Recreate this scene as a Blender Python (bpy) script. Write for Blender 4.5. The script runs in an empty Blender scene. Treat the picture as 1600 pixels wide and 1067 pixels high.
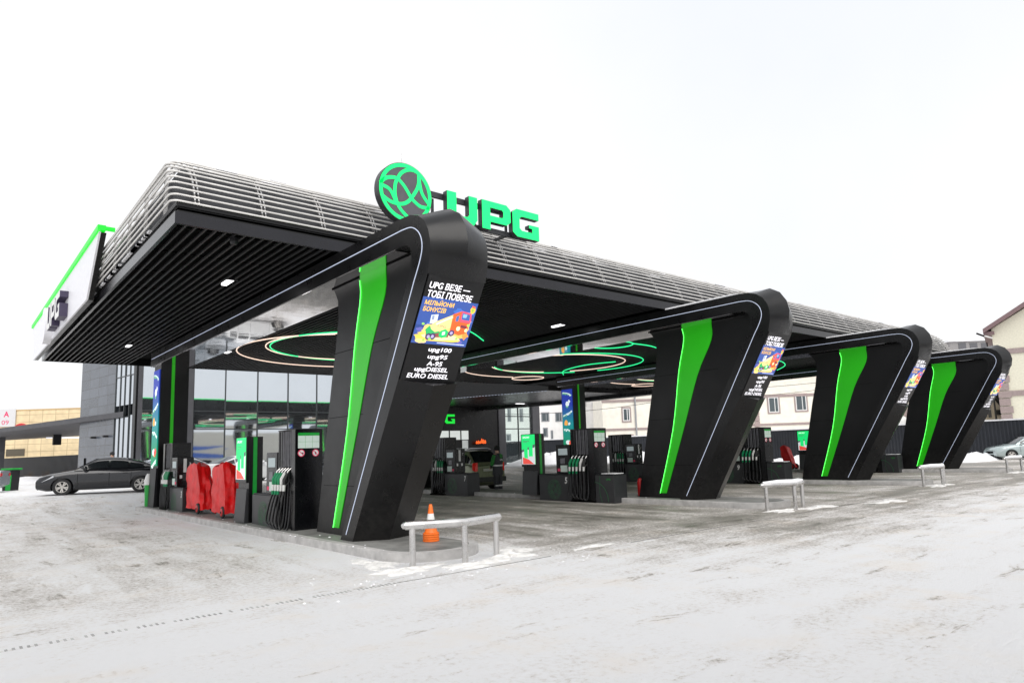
import bpy, bmesh, math, random
from mathutils import Vector, Matrix
random.seed(7)
R = math.radians
S = bpy.context.scene
COL = S.collection

# ---------------------------------------------------------------- camera
F, CX, CY = 1056.4, 809.8, 567.5                     # lens in pixels of the 1600 x 1067 frame
CR = Vector((0.76151, -0.64731, -0.03297)); CU = Vector((-0.05807, -0.11881, 0.99122)); CF = Vector((0.64554, 0.75291, 0.12806))
CP = Vector((0, 0, 1.6))
cd = bpy.data.cameras.new('camera'); cam = bpy.data.objects.new('camera', cd); COL.objects.link(cam)
cam.matrix_world = Matrix(((CR.x, CU.x, -CF.x, CP.x), (CR.y, CU.y, -CF.y, CP.y), (CR.z, CU.z, -CF.z, CP.z), (0, 0, 0, 1)))
cd.sensor_width = 36; cd.lens = 36*F/1600; cd.shift_x = (800-CX)/1600; cd.shift_y = (CY-533.5)/1600
cd.clip_start = 0.05; cd.clip_end = 2000
S.camera = cam
# ---------------------------------------------------------------- sky, sun
w = bpy.data.worlds.new('World'); S.world = w; w.use_nodes = True
nt = w.node_tree; nt.nodes.clear()
out = nt.nodes.new('ShaderNodeOutputWorld'); bg = nt.nodes.new('ShaderNodeBackground')
sky = nt.nodes.new('ShaderNodeTexSky'); sky.sky_type = 'NISHITA'; sky.sun_disc = False
sky.sun_elevation = R(48); sky.sun_rotation = R(200); sky.dust_density = 4; sky.air_density = 1
mx = nt.nodes.new('ShaderNodeMixRGB'); mx.inputs[0].default_value = 0.93
tcw = nt.nodes.new('ShaderNodeTexCoord'); cn = nt.nodes.new('ShaderNodeTexNoise'); cn.inputs['Scale'].default_value = 1.6; cn.inputs['Detail'].default_value = 5
nt.links.new(tcw.outputs['Generated'], cn.inputs[0]); cr_ = nt.nodes.new('ShaderNodeValToRGB'); nt.links.new(cn.outputs[0], cr_.inputs[0])
cr_.color_ramp.elements[0].position = .3; cr_.color_ramp.elements[0].color = (.90, .925, .965, 1); cr_.color_ramp.elements[1].position = .62; cr_.color_ramp.elements[1].color = (1, 1, 1, 1)
cm = nt.nodes.new('ShaderNodeVectorMath'); cm.operation = 'MULTIPLY'; nt.links.new(cr_.outputs[0], cm.inputs[0]); cm.inputs[1].default_value = (7.5, 7.5, 7.55)    # closed cloud cover
nt.links.new(cm.outputs[0], mx.inputs[2])
nt.links.new(sky.outputs[0], mx.inputs[1]); nt.links.new(mx.outputs[0], bg.inputs[0])
bg.inputs[1].default_value = 0.1
nt.links.new(bg.outputs[0], out.inputs[0])
sd = bpy.data.lights.new('sun', 'SUN'); sd.energy = 1.5; sd.angle = R(50); sd.color = (1, .97, .93)
so = bpy.data.objects.new('sun', sd); COL.objects.link(so); so.rotation_euler = (R(42), 0, R(-20))
S.view_settings.view_transform = 'Standard'; S.view_settings.look = 'None'; S.view_settings.exposure = 0.55; S.view_settings.gamma = 1

# ---------------------------------------------------------------- helpers
def at(px, py, d):
    """world point seen at a pixel, d metres in front of the camera"""
    return CP + (CF + CR*((px-CX)/F) - CU*((py-CY)/F))*d

MATS = {}
def mat(name, col, rough=.5, metal=0, emit=None, es=1, noise=0, nscale=8, bump=0, bscale=40, spec=.5, coat=0, stretch=None, rn=0):
    if name in MATS: return MATS[name]
    m = bpy.data.materials.new(name); m.use_nodes = True
    n = m.node_tree.nodes; l = m.node_tree.links; b = n['Principled BSDF']
    b.inputs['Base Color'].default_value = (*col, 1); b.inputs['Roughness'].default_value = rough
    b.inputs['Metallic'].default_value = metal; b.inputs['Specular IOR Level'].default_value = spec
    b.inputs['Coat Weight'].default_value = coat; b.inputs['Coat Roughness'].default_value = .08
    if emit:
        b.inputs['Emission Color'].default_value = (*emit, 1); b.inputs['Emission Strength'].default_value = es
    if noise or bump or rn:
        tc = n.new('ShaderNodeTexCoord'); mp = n.new('ShaderNodeMapping'); l.new(tc.outputs['Object'], mp.inputs[0])
        if stretch: mp.inputs['Scale'].default_value = stretch
    if noise or rn:
        t = n.new('ShaderNodeTexNoise'); t.inputs['Scale'].default_value = nscale; t.inputs['Detail'].default_value = 6
        l.new(mp.outputs[0], t.inputs[0])
    if noise:
        r = n.new('ShaderNodeMapRange'); r.inputs[1].default_value = .3; r.inputs[2].default_value = .7
        r.inputs[3].default_value = 1-noise; r.inputs[4].default_value = 1+noise
        l.new(t.outputs[0], r.inputs[0])
        v = n.new('ShaderNodeVectorMath'); v.operation = 'SCALE'; v.inputs[0].default_value = col
        l.new(r.outputs[0], v.inputs['Scale']); l.new(v.outputs[0], b.inputs['Base Color'])
    if rn:
        r2 = n.new('ShaderNodeMapRange'); r2.inputs[1].default_value = .3; r2.inputs[2].default_value = .7
        r2.inputs[3].default_value = max(.02, rough-rn); r2.inputs[4].default_value = rough+rn
        l.new(t.outputs[0], r2.inputs[0]); l.new(r2.outputs[0], b.inputs['Roughness'])
    if bump:
        t2 = n.new('ShaderNodeTexNoise'); t2.inputs['Scale'].default_value = bscale; t2.inputs['Detail'].default_value = 4
        l.new(mp.outputs[0], t2.inputs[0])
        bp = n.new('ShaderNodeBump'); bp.inputs['Strength'].default_value = bump; bp.inputs['Distance'].default_value = .02
        l.new(t2.outputs[0], bp.inputs['Height']); l.new(bp.outputs[0], b.inputs['Normal'])
    MATS[name] = m; return m

def tiles(name, col, gap, wx, hz, rough=.5, axis='XZ', var=.1, mort=.012, metal=0, offset=0.):
    """cladding panels: brick texture in object space over (axis) coordinates"""
    m = bpy.data.materials.new(name); m.use_nodes = True; n = m.node_tree.nodes; l = m.node_tree.links; b = n['Principled BSDF']
    tc = n.new('ShaderNodeTexCoord'); sp = n.new('ShaderNodeSeparateXYZ'); cb = n.new('ShaderNodeCombineXYZ')
    l.new(tc.outputs['Object'], sp.inputs[0]); l.new(sp.outputs[axis[0]], cb.inputs[0]); l.new(sp.outputs[axis[1]], cb.inputs[1])
    br = n.new('ShaderNodeTexBrick'); br.inputs['Scale'].default_value = 1; br.inputs['Brick Width'].default_value = wx; br.inputs['Row Height'].default_value = hz
    br.inputs['Mortar Size'].default_value = mort; br.offset = offset
    br.inputs['Color1'].default_value = (*[c*(1-var) for c in col], 1); br.inputs['Color2'].default_value = (*[c*(1+var) for c in col], 1)
    br.inputs['Mortar'].default_value = (*gap, 1)
    l.new(cb.outputs[0], br.inputs[0])
    ns = n.new('ShaderNodeTexNoise'); ns.inputs['Scale'].default_value = 1.3; ns.inputs['Detail'].default_value = 5; l.new(tc.outputs['Object'], ns.inputs[0])
    mr = n.new('ShaderNodeMapRange'); mr.inputs[1].default_value = .3; mr.inputs[2].default_value = .7; mr.inputs[3].default_value = .85; mr.inputs[4].default_value = 1.12
    l.new(ns.outputs[0], mr.inputs[0]); sc = n.new('ShaderNodeVectorMath'); sc.operation = 'SCALE'
    l.new(br.outputs[0], sc.inputs[0]); l.new(mr.outputs[0], sc.inputs['Scale']); l.new(sc.outputs[0], b.inputs['Base Color'])
    b.inputs['Roughness'].default_value = rough; b.inputs['Metallic'].default_value = metal
    MATS[name] = m; return m

class MB:
    def __init__(s): s.v = []; s.f = []; s.fm = []; s.m = []
    def mi(s, m):
        if m not in s.m: s.m.append(m)
        return s.m.index(m)
    def add(s, vs, fs, m):
        o = len(s.v); s.v += [tuple(v) for v in vs]; k = s.mi(m)
        for f in fs: s.f.append(tuple(i+o for i in f)); s.fm.append(k)
        return s
    def box(s, a, b, m):
        x0, x1 = sorted((a[0], b[0])); y0, y1 = sorted((a[1], b[1])); z0, z1 = sorted((a[2], b[2]))
        vs = [(x, y, z) for z in (z0, z1) for y in (y0, y1) for x in (x0, x1)]
        return s.add(vs, [(0, 2, 3, 1), (4, 5, 7, 6), (0, 1, 5, 4), (2, 6, 7, 3), (0, 4, 6, 2), (1, 3, 7, 5)], m)
    def obox(s, o, U, V, W, m):      # oblique box from corner o
        o = Vector(o); U = Vector(U); V = Vector(V); W = Vector(W)
        vs = [o+U*i+V*j+W*k for k in (0, 1) for j in (0, 1) for i in (0, 1)]
        return s.add(vs, [(0, 2, 3, 1), (4, 5, 7, 6), (0, 1, 5, 4), (2, 6, 7, 3), (0, 4, 6, 2), (1, 3, 7, 5)], m)
    def prism(s, pts, m, f0, f1):    # pts 2D; f0/f1 map (a,b)->3D on both ends
        n = len(pts); vs = [f0(*p) for p in pts]+[f1(*p) for p in pts]
        return s.add(vs, [tuple(range(n))[::-1], tuple(range(n, 2*n))]+[(i, (i+1) % n, n+(i+1) % n, n+i) for i in range(n)], m)
    def poly(s, pts, m): return s.add(pts, [tuple(range(len(pts)))], m)
    def tube(s, P, r, m, n=8, closed=False, cap=True):
        P = [Vector(p) for p in P]; k = len(P); up = None; rings = []
        for i, p in enumerate(P):
            a = P[i-1] if (i or closed) else P[i]; b = P[(i+1) % k] if (i < k-1 or closed) else P[i]
            t = (b-a).normalized()
            if up is None:
                up = t.orthogonal().normalized() if abs(t.z) > .9 else Vector((0, 0, 1))
            e = (up - t*up.dot(t)); e = e.normalized() if e.length > 1e-4 else t.orthogonal().normalized()
            up = e; g = t.cross(e); rr = r[i] if isinstance(r, (list, tuple)) else r
            rings.append([p+(e*math.cos(q)+g*math.sin(q))*rr for q in [2*math.pi*j/n for j in range(n)]])
        vs = [v for rg in rings for v in rg]; fs = []
        for i in range(k if closed else k-1):
            j2 = (i+1) % k
            for j in range(n): fs.append((i*n+j, i*n+(j+1) % n, j2*n+(j+1) % n, j2*n+j))
        if cap and not closed: fs += [tuple(range(n))[::-1], tuple(range((k-1)*n, k*n))]
        return s.add(vs, fs, m)
    def lathe(s, prof, m, o=(0, 0, 0), ax=2, n=24, cap=True):   # prof (r, h)
        vs = []; o = Vector(o)
        for r, h in prof:
            for j in range(n):
                a = 2*math.pi*j/n; c = (r*math.cos(a), r*math.sin(a))
                vs.append(o+Vector({2: (c[0], c[1], h), 0: (h, c[0], c[1]), 1: (c[0], h, c[1])}[ax]))
        fs = [(i*n+j, i*n+(j+1) % n, (i+1)*n+(j+1) % n, (i+1)*n+j) for i in range(len(prof)-1) for j in range(n)]
        if cap: fs += [tuple(range(n))[::-1], tuple(range((len(prof)-1)*n, len(prof)*n))]
        return s.add(vs, fs, m)
    def text(s, txt, o, U, V, wd, ht, m, bold=.02, shear=0, depth=0):
        """text fitted in a box: o lower-left corner, U and V unit vectors"""
        c = bpy.data.curves.new('t', 'FONT'); c.body = txt; c.offset = bold; c.shear = shear; c.resolution_u = 3
        ob = bpy.data.objects.new('t', c); COL.objects.link(ob); dg = bpy.context.evaluated_depsgraph_get(); dg.update()
        me = bpy.data.meshes.new_from_object(ob.evaluated_get(dg)); bpy.data.objects.remove(ob); bpy.data.curves.remove(c)
        if not me.vertices: return s
        xs = [v.co.x for v in me.vertices]; ys = [v.co.y for v in me.vertices]
        x0, x1, y0, y1 = min(xs), max(xs), min(ys), max(ys); o = Vector(o); U = Vector(U); V = Vector(V)
        vs = [o+U*((v.co.x-x0)/(x1-x0)*wd)+V*((v.co.y-y0)/(y1-y0)*ht) for v in me.vertices]
        s.add(vs, [tuple(p.vertices) for p in me.polygons], m); bpy.data.meshes.remove(me); return s
    def build(s, name, parent=None, smooth=None, bevel=0, world=True, fix=True):
        me = bpy.data.meshes.new(name); off = Vector((0, 0, 0))
        p = parent
        while p is not None and world: off += p.location; p = p.parent
        me.from_pydata([Vector(v)-off for v in s.v], [], s.f)
        for m in s.m: me.materials.append(m)
        me.polygons.foreach_set('material_index', s.fm)
        if fix:
            bm = bmesh.new(); bm.from_mesh(me); bmesh.ops.recalc_face_normals(bm, faces=bm.faces); bm.to_mesh(me); bm.free()
        if smooth:
            me.polygons.foreach_set('use_smooth', [True]*len(me.polygons)); me.set_sharp_from_angle(angle=R(smooth))
        me.update(); o = bpy.data.objects.new(name, me); COL.objects.link(o)
        if parent is not None: o.parent = parent
        if bevel:
            b = o.modifiers.new('b', 'BEVEL'); b.width = bevel; b.segments = 2; b.limit_method = 'ANGLE'; b.angle_limit = R(35)
        return o

def tag(o, label, cat, group=None, kind=None):
    if label: o['label'] = label
    if cat: o['category'] = cat
    if group: o['group'] = group
    o['kind'] = kind or 'thing'
    return o
def thing(name, label, cat, loc=(0, 0, 0), rz=0, group=None):
    o = bpy.data.objects.new(name, None); COL.objects.link(o); o.location = loc; o.rotation_euler = (0, 0, rz); o.empty_display_size = .2
    return tag(o, label, cat, group)
def copy_tree(o, parent=None):
    c = o.copy(); COL.objects.link(c)
    if parent is not None: c.parent = parent
    for ch in list(o.children): copy_tree(ch, c)
    return c
def dup(o, loc, label, rz=None):
    c = copy_tree(o); c.location = loc; c['label'] = label
    if rz is not None: c.rotation_euler = (0, 0, rz)
    return c
def struct(o): o['kind'] = 'structure'; return o
def smoothpts(P, n=6, closed=False):
    P = [Vector(p) for p in P]; k = len(P); res = []
    for i in range(k if closed else k-1):
        g = lambda j: P[j % k] if closed else P[max(0, min(k-1, j))]
        a, b, c, d = g(i-1), g(i), g(i+1), g(i+2)
        for q in range(n):
            t = q/n; res.append(.5*((2*b)+(c-a)*t+(2*a-5*b+4*c-d)*t*t+(3*b-a-3*c+d)*t**3))
    if not closed: res.append(P[-1])
    return res
def sstep(a, b, x):
    t = max(0, min(1, (x-a)/(b-a))); return t*t*(3-2*t)
def gz(x, y): return .42*sstep(26.5, 33, y)

# ---------------------------------------------------------------- materials
BLK = mat('black_panel', (.0032, .0032, .0037), .30, noise=.25, nscale=2.5, rn=.05, spec=.36)
BLK2 = mat('black_recess_panel', (.0040, .0041, .0048), .36, rn=.05, nscale=2, spec=.32)
DARK = mat('charcoal_metal', (.012, .012, .014), .42, spec=.3, noise=.15, nscale=3)
SLAT = mat('slat_black', (.016, .016, .017), .45, spec=.4, noise=.3, nscale=.6)
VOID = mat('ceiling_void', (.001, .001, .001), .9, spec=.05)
MIRR = mat('polished_ceiling_sheet', (.90, .88, .89), .04, metal=1, bump=.35, bscale=.55, noise=.04)
STEEL = mat('stainless_steel', (.62, .61, .60), .3, metal=1, noise=.1, nscale=5, rn=.1)
RAILT = mat('pale_metal_tube', (.66, .645, .62), .38, metal=.25, noise=.12, nscale=3)
FASC = mat('fascia_graphite', (.016, .016, .020), .2, spec=.5, noise=.15, nscale=2, metal=.3)
GREEN = mat('green_panel_painted_glow', (.010, .34, .002), .35, emit=(.02, .6, .0), es=.16, noise=.1, nscale=1.2)  # opaque panel; faint emission paints in the LED strip's glow, nothing lit behind
GRNP = mat('green_paint', (.0, .32, .03), .4, noise=.08)
GRNLED = mat('green_led', (.1, .9, .2), .5, emit=(.10, .95, .10), es=2.0)
GRNLINE = mat('green_edge_light', (.0, .5, .02), .4, emit=(.0, .55, .01), es=.75)
GRNSIGN = mat('green_lit_sign', (.0, .6, .15), .4, emit=(.0, .72, .12), es=.75, noise=.04)
WLED = mat('white_led', (.35, .38, .45), .5, emit=(.62, .70, .92), es=.42)
NEONG = mat('neon_green', (.1, .8, .4), .5, emit=(.02, .85, .28), es=.95)
NEONW = mat('neon_peach', (.85, .7, .6), .5, emit=(1, .74, .60), es=.8)
LAMP = mat('lamp_diffuser', (.9, .9, .9), .5, emit=(1, .98, 1), es=1.6)
SCRB = mat('screen_black', (.012, .012, .013), .4, noise=.1, spec=.3)
def em(name, c, s=1.):
    s *= .70
    return mat(name, tuple(min(.8, x) for x in c), .5, emit=c, es=s)
TXT = em('screen_white', (.93, .90, 1), 1.05); TXO = em('screen_orange', (1, .50, .06), .95)
WHT = mat('white_plastic', (.75, .75, .74), .35, noise=.04)
SNOWD = mat('trampled_snow', (.70, .69, .67), .9, noise=.16, nscale=9, bump=1.0, bscale=14)
SNOW = mat('snow', (.82, .82, .84), .85, noise=.06, nscale=6, bump=.6, bscale=25)
REDC = mat('red_tarpaulin', (.72, .004, .006), .42, noise=.15, nscale=4, spec=.35, bump=1.0, bscale=5)
RED = mat('red_paint', (.5, .01, .012), .3)
RUB = mat('rubber', (.012, .012, .013), .6, noise=.2)
GLAS = mat('car_glass', (.015, .018, .02), .06, spec=.8)
CONC = mat('kerb_concrete', (.42, .41, .40), .75, noise=.22, nscale=5, bump=.3, bscale=60)
PAVE = mat('island_paving', (.20, .20, .19), .6, noise=.3, nscale=3, bump=.25, bscale=50)
GLOW = mat('facade_glass', (.62, .66, .70), .03, metal=.97, noise=.03, nscale=.4, bump=.03, bscale=.5)
MULL = mat('mullion', (.03, .035, .038), .4)
PANELW = mat('light_grey_sign_panel', (.82, .82, .86), .4, noise=.04)
SILV = mat('silver', (.5, .5, .52), .3, metal=.8)
CREAM = mat('cream_render', (.84, .80, .71), .85, noise=.08, nscale=1.5)
BROWN = mat('mauve_brown_trim', (.34, .27, .26), .7, noise=.12)
PALE = mat('pale_white_render', (.82, .81, .80), .85, noise=.07, nscale=1.2)
WINF = mat('window_frame_white', (.72, .72, .72), .5)
WING = mat('window_glass', (.06, .08, .09), .08, spec=.8)

# ================================================================ SETTING: ground
def make_ground():
    mb = MB(); m = bpy.data.materials.new('snowy_asphalt'); m.use_nodes = True
    n = m.node_tree.nodes; l = m.node_tree.links; b = n['Principled BSDF']
    tc = n.new('ShaderNodeTexCoord'); sp = n.new('ShaderNodeSeparateXYZ'); l.new(tc.outputs['Object'], sp.inputs[0])
    def M(op, a, b_=None, c=None, clamp=False):
        q = n.new('ShaderNodeMath'); q.operation = op; q.use_clamp = clamp
        for i, v in enumerate((a, b_, c)):
            if v is None: continue
            if isinstance(v, (int, float)): q.inputs[i].default_value = v
            else: l.new(v, q.inputs[i])
        return q.outputs[0]
    def MR(v, a, b_, c=0, d=1):
        q = n.new('ShaderNodeMapRange'); q.interpolation_type = 'SMOOTHSTEP'; l.new(v, q.inputs[0])
        for i, x in enumerate((a, b_, c, d)): q.inputs[i+1].default_value = x
        return q.outputs[0]
    def NZ(scale, det=8, st=(1, 1, 1), rough=.6, dist=0):
        mp = n.new('ShaderNodeMapping'); mp.inputs['Scale'].default_value = st; l.new(tc.outputs['Object'], mp.inputs[0])
        q = n.new('ShaderNodeTexNoise'); q.inputs['Scale'].default_value = scale; q.inputs['Detail'].default_value = det
        q.inputs['Roughness'].default_value = rough; q.inputs['Distortion'].default_value = dist; l.new(mp.outputs[0], q.inputs[0]); return q.outputs[0]
    X, Y = sp.outputs[0], sp.outputs[1]
    # driving direction: along the islands behind y 9, along the forecourt edge before it
    lane = MR(Y, 8.3, 10.5)
    sy = NZ(1.3, 7, (1.0, .10, 1), .62, .3); sx = NZ(1.2, 7, (.12, 1.0, 1), .62, .4)
    leftm = MR(X, 6.2, 4.6)
    streak = M('ADD', M('MULTIPLY', sy, lane), M('MULTIPLY', sx, M('SUBTRACT', 1, lane)))
    fine = NZ(17, 10, (1, 1, 1), .75); grit = NZ(110, 5, (1, 1, 1), .85); big = NZ(.22, 4, (1, 1, 1), .5)
    # snow cover: high where nobody drives, low under the roof and in the lanes
    Yn = M('ADD', Y, M('MULTIPLY', M('SUBTRACT', NZ(.30, 5, (.45, 1, 1), .6), .5), 9))
    under = M('MULTIPLY', M('MULTIPLY', MR(X, 6.2, 8.2), MR(X, 60, 45)), M('MULTIPLY', M('ADD', M('MULTIPLY', MR(Yn, 2.5, 8.5), .5), M('MULTIPLY', MR(Yn, 6.5, 12.5), .5)), MR(Y, 40, 30)))
    left = M('MULTIPLY', MR(X, 5.6, 3.4), M('MULTIPLY', MR(Y, 6.2, 11), MR(Y, 36, 29)))
    frontl = M('MULTIPLY', M('MULTIPLY', MR(Y, 4.6, 7.0), MR(Y, 9.5, 8.4)), MR(X, 8, 13))
    cover = M('ADD', 1.03, M('MULTIPLY', under, -.74)); cover = M('ADD', cover, M('MULTIPLY', left, -.27)); cover = M('ADD', cover, M('MULTIPLY', frontl, -.24))
    cover = M('ADD', cover, M('MULTIPLY', M('SUBTRACT', big, .5), .5))
    v = M('ADD', cover, M('MULTIPLY', M('SUBTRACT', streak, .5), M('SUBTRACT', 1.35, M('MULTIPLY', leftm, .55))))
    mid_ = NZ(1.6, 9, (1, .6, 1), .68); v = M('ADD', v, M('MULTIPLY', M('SUBTRACT', mid_, .5), .9)); v = M('ADD', v, M('MULTIPLY', M('SUBTRACT', fine, .5), 1.9))
    v = M('ADD', v, M('MULTIPLY', M('SUBTRACT', grit, .5), .8))
    # tyre tracks with tread ribs: along y in the left lane, along x in front
    def track(coord, other, c, w, gate):
        d_ = M('ABSOLUTE', M('SUBTRACT', M('ADD', coord, M('MULTIPLY', M('SINE', M('MULTIPLY', other, .23)), .25)), c)); band = MR(d_, w, w*.55)
        rib = M('ADD', .55, M('MULTIPLY', M('SINE', M('MULTIPLY', other, 62)), .45))
        return M('MULTIPLY', M('MULTIPLY', band, rib), M('MULTIPLY', gate, MR(sy if coord == X else sx, .42, .58)))
    yl = M('MULTIPLY', MR(Y, 8.2, 9.5), MR(X, 5.4, 5.2)); xl = MR(Y, 7.5, 6.9)
    tr = None
    for c_ in (.6, 2.15, 3.0, 4.5): q_ = track(X, Y, c_, .11, yl); tr = q_ if tr is None else M('ADD', tr, q_)
    for c_ in (6.3, 4.9, 4.2, 2.7): tr = M('ADD', tr, track(Y, X, c_, .10, xl))
    v = M('SUBTRACT', v, M('MULTIPLY', tr, .20))
    # scraped spots where the asphalt shows through the packed snow
    s1 = NZ(2.6, 7, (.28, 1.0, 1), .7, .5); s2 = NZ(2.6, 7, (1.0, .30, 1), .7, .5)
    sc_ = M('ADD', M('MULTIPLY', s2, lane), M('MULTIPLY', s1, M('SUBTRACT', 1, lane)))
    v = M('SUBTRACT', v, M('MULTIPLY', MR(sc_, .57, .70), .55)); v = M('ADD', v, M('MULTIPLY', MR(sc_, .44, .32), .30))
    cr = n.new('ShaderNodeValToRGB'); l.new(v, cr.inputs[0]); e = cr.color_ramp.elements
    e[0].position = 0.0; e[0].color = (.12, .113, .098, 1); e[1].position = 1.0; e[1].color = (.87, .87, .88, 1)
    for p, c in ((.18, (.20, .19, .165)), (.36, (.35, .325, .295)), (.54, (.56, .53, .50)), (.70, (.74, .715, .695)), (.84, (.83, .82, .815))):
        q = e.new(p); q.color = (*c, 1)
    tint = NZ(.9, 5); mxx = n.new('ShaderNodeMixRGB'); mxx.blend_type = 'MULTIPLY'; l.new(MR(tint, .5, .72), mxx.inputs[0])
    mxx.inputs[2].default_value = (1, .965, .92, 1); l.new(cr.outputs[0], mxx.inputs[1]); l.new(mxx.outputs[0], b.inputs['Base Color'])
    l.new(MR(v, .05, .5, .32, .85), b.inputs['Roughness'])
    bp = n.new('ShaderNodeBump'); bp.inputs['Strength'].default_value = .8; bp.inputs['Distance'].default_value = .04
    hgt = M('ADD', M('MULTIPLY', M('MAXIMUM', v, .35), .8), M('MULTIPLY', grit, .25)); l.new(hgt, bp.inputs['Height']); l.new(bp.outputs[0], b.inputs['Normal'])
    xs = [-700, -300, -120, -60, -30, -15, -6, 0, 6, 12, 18, 24, 32, 42, 60, 90, 150, 300, 800]
    ys = [-500, -200, -80, -40, -15, 0, 8, 16, 24, 26.5, 27.5, 28.5, 29.5, 30.5, 31.5, 33, 40, 60, 100, 200, 400, 900]
    vs = [(x, y, gz(x, y)) for y in ys for x in xs]; k = len(xs)
    fs = [(j*k+i, j*k+i+1, (j+1)*k+i+1, (j+1)*k+i) for j in range(len(ys)-1) for i in range(k-1)]
    mb.add(vs, fs, m); struct(mb.build('ground', smooth=60))
make_ground()

def snow_lumps(name, pts, label, cat='snow', group=None, jit=.35, sm=None):
    """heaps of shovelled snow: (x, y, rx, ry, h)"""
    for i, (x, y, rx, ry, h) in enumerate(pts):
        mb = MB(); n = 22; rings = 7; vs = [(x, y, gz(x, y)+h)]; fs = []
        ph = [random.uniform(0, 6.28) for _ in range(4)]
        for r in range(1, rings+1):
            t = r/rings
            for j in range(n):
                a = 2*math.pi*j/n; k = 1+jit*(math.sin(3*a+ph[0])*.3+math.sin(5*a+ph[1])*.25+math.sin(9*a+ph[3])*.18)
                hh = h*(1-t**2.4)*(.75+.25*math.sin(4*a+ph[2]+t*5)+.15*math.sin(7*a+ph[0]-t*9)) if r < rings else -.03
                vs.append((x+math.cos(a)*rx*t*k, y+math.sin(a)*ry*t*k, gz(x, y)+hh))
        for j in range(n): fs.append((0, 1+j, 1+(j+1) % n))
        for r in range(rings-1):
            for j in range(n): fs.append((1+r*n+j, 1+(r+1)*n+j, 1+(r+1)*n+(j+1) % n, 1+r*n+(j+1) % n))
        mb.add(vs, fs, sm or SNOW); o = mb.build(name, smooth=80); lab = label[i] if isinstance(label, list) else label
        tag(o, lab, cat, group)

# drain channel across the forecourt
mb = MB(); g = MATS['charcoal_metal']; x = -6
GRT = mat('cast_grate', (.36, .355, .35), .6, noise=.4, nscale=6, metal=.3)
DRN = mat('drain_gap', (.11, .105, .10), .7, noise=.5, nscale=3); rnd = random.Random(21)
while x < 70:
    if x < 4.5:
        if rnd.random() < .86: mb.box((x, 7.70, .0), (x+.022, 7.79+rnd.uniform(-.03, .02), .003), GRT)
        x += .055
    else:
        L = rnd.uniform(.3, 1.6); keep = .75 if x < 9 else .93
        if rnd.random() < keep: mb.box((x, 7.735, 0), (x+L, 7.735+rnd.uniform(.012, .03), .003), DRN)
        x += L
tag(mb.build('drain_channel'), 'narrow dark drain grating running straight across the snowy forecourt', 'drain')

# ================================================================ ROWS
RX = [5.54, 15.50, 25.29, 34.76]
ORD = ['nearest', 'second', 'third', 'farthest']
ordn = lambda k, what: {0: f'nearest {what}', 1: f'second {what} from the camera', 2: f'third {what} from the camera', 3: f'farthest {what}'}[k]

# ---- islands
def make_island():
    t = thing('pump_island', '', 'traffic island', (RX[0], 17, 0), group='kerbed islands under the canopy')
    def outline(x0, x1, y0, y1):
        cx = (x0+x1)/2; r = (x1-x0)/2
        return [(x1, y1), (x0, y1)]+[(cx-r*math.cos(a), y0+r-r*math.sin(a)) for a in [math.pi*i/16 for i in range(17)]]
    a = outline(5.24, 6.94, 8.7, 26.45); b = outline(5.39, 6.79, 8.85, 26.3)
    mb = MB(); n = len(a)
    vs = [(p[0], p[1], -.02) for p in a]+[(p[0], p[1], .125) for p in a]+[(p[0]*.99+6.09*.01, p[1], .14) for p in a]+[(p[0], p[1], .14) for p in b]
    fs = [(q*n+i, q*n+(i+1) % n, (q+1)*n+(i+1) % n, (q+1)*n+i) for q in range(3) for i in range(n)]
    mb.add(vs, fs, CONC); mb.build('kerb', t, smooth=50)
    mb = MB(); mb.poly([(p[0], p[1], .136) for p in b], PAVE); mb.build('paving', t)
    return t
isl = make_island()
isl['label'] = 'concrete kerbed island under the row of pumps nearest the camera'
for k in (1, 2, 3): dup(isl, (RX[k], 17, 0), f'concrete kerbed island carrying the {ORD[k]} row of pumps and its slanted pillar')

# ---- slanted pillars
def salt(src, name):
    m = src.copy(); m.name = name; n = m.node_tree.nodes; l = m.node_tree.links; b = n['Principled BSDF']
    old = b.inputs['Base Color'].links[0].from_socket if b.inputs['Base Color'].links else None
    tc = n.new('ShaderNodeTexCoord'); sp = n.new('ShaderNodeSeparateXYZ'); l.new(tc.outputs['Object'], sp.inputs[0])
    nz = n.new('ShaderNodeTexNoise'); nz.inputs['Scale'].default_value = 7; nz.inputs['Detail'].default_value = 10; nz.inputs['Roughness'].default_value = .75; l.new(tc.outputs['Object'], nz.inputs[0])
    a = n.new('ShaderNodeMapRange'); a.inputs[1].default_value = 0; a.inputs[2].default_value = 1.5; a.inputs[3].default_value = .22; a.inputs[4].default_value = -.12; l.new(sp.outputs[2], a.inputs[0])
    s_ = n.new('ShaderNodeMath'); s_.operation = 'ADD'; l.new(nz.outputs[0], s_.inputs[0]); l.new(a.outputs[0], s_.inputs[1])
    r = n.new('ShaderNodeMapRange'); r.inputs[1].default_value = .52; r.inputs[2].default_value = .78; r.inputs[3].default_value = 0; r.inputs[4].default_value = .07; l.new(s_.outputs[0], r.inputs[0])
    mxx = n.new('ShaderNodeMixRGB'); l.new(r.outputs[0], mxx.inputs[0]); mxx.inputs[2].default_value = (.16, .15, .14, 1)
    if old: l.new(old, mxx.inputs[1])
    else: mxx.inputs[1].default_value = b.inputs['Base Color'].default_value
    l.new(mxx.outputs[0], b.inputs['Base Color']); return m
BLKP = salt(BLK, 'black_panel_salted'); BLK2P = salt(BLK2, 'black_recess_salted')
OUT = [(11.02, .14), (10.22, 1.5), (9.42, 2.80), (8.52, 4.33), (8.45, 4.60), (8.44, 4.84), (8.49, 5.03), (8.60, 5.20), (8.78, 5.33), (9.0, 5.40), (9.3, 5.42)]
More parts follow.
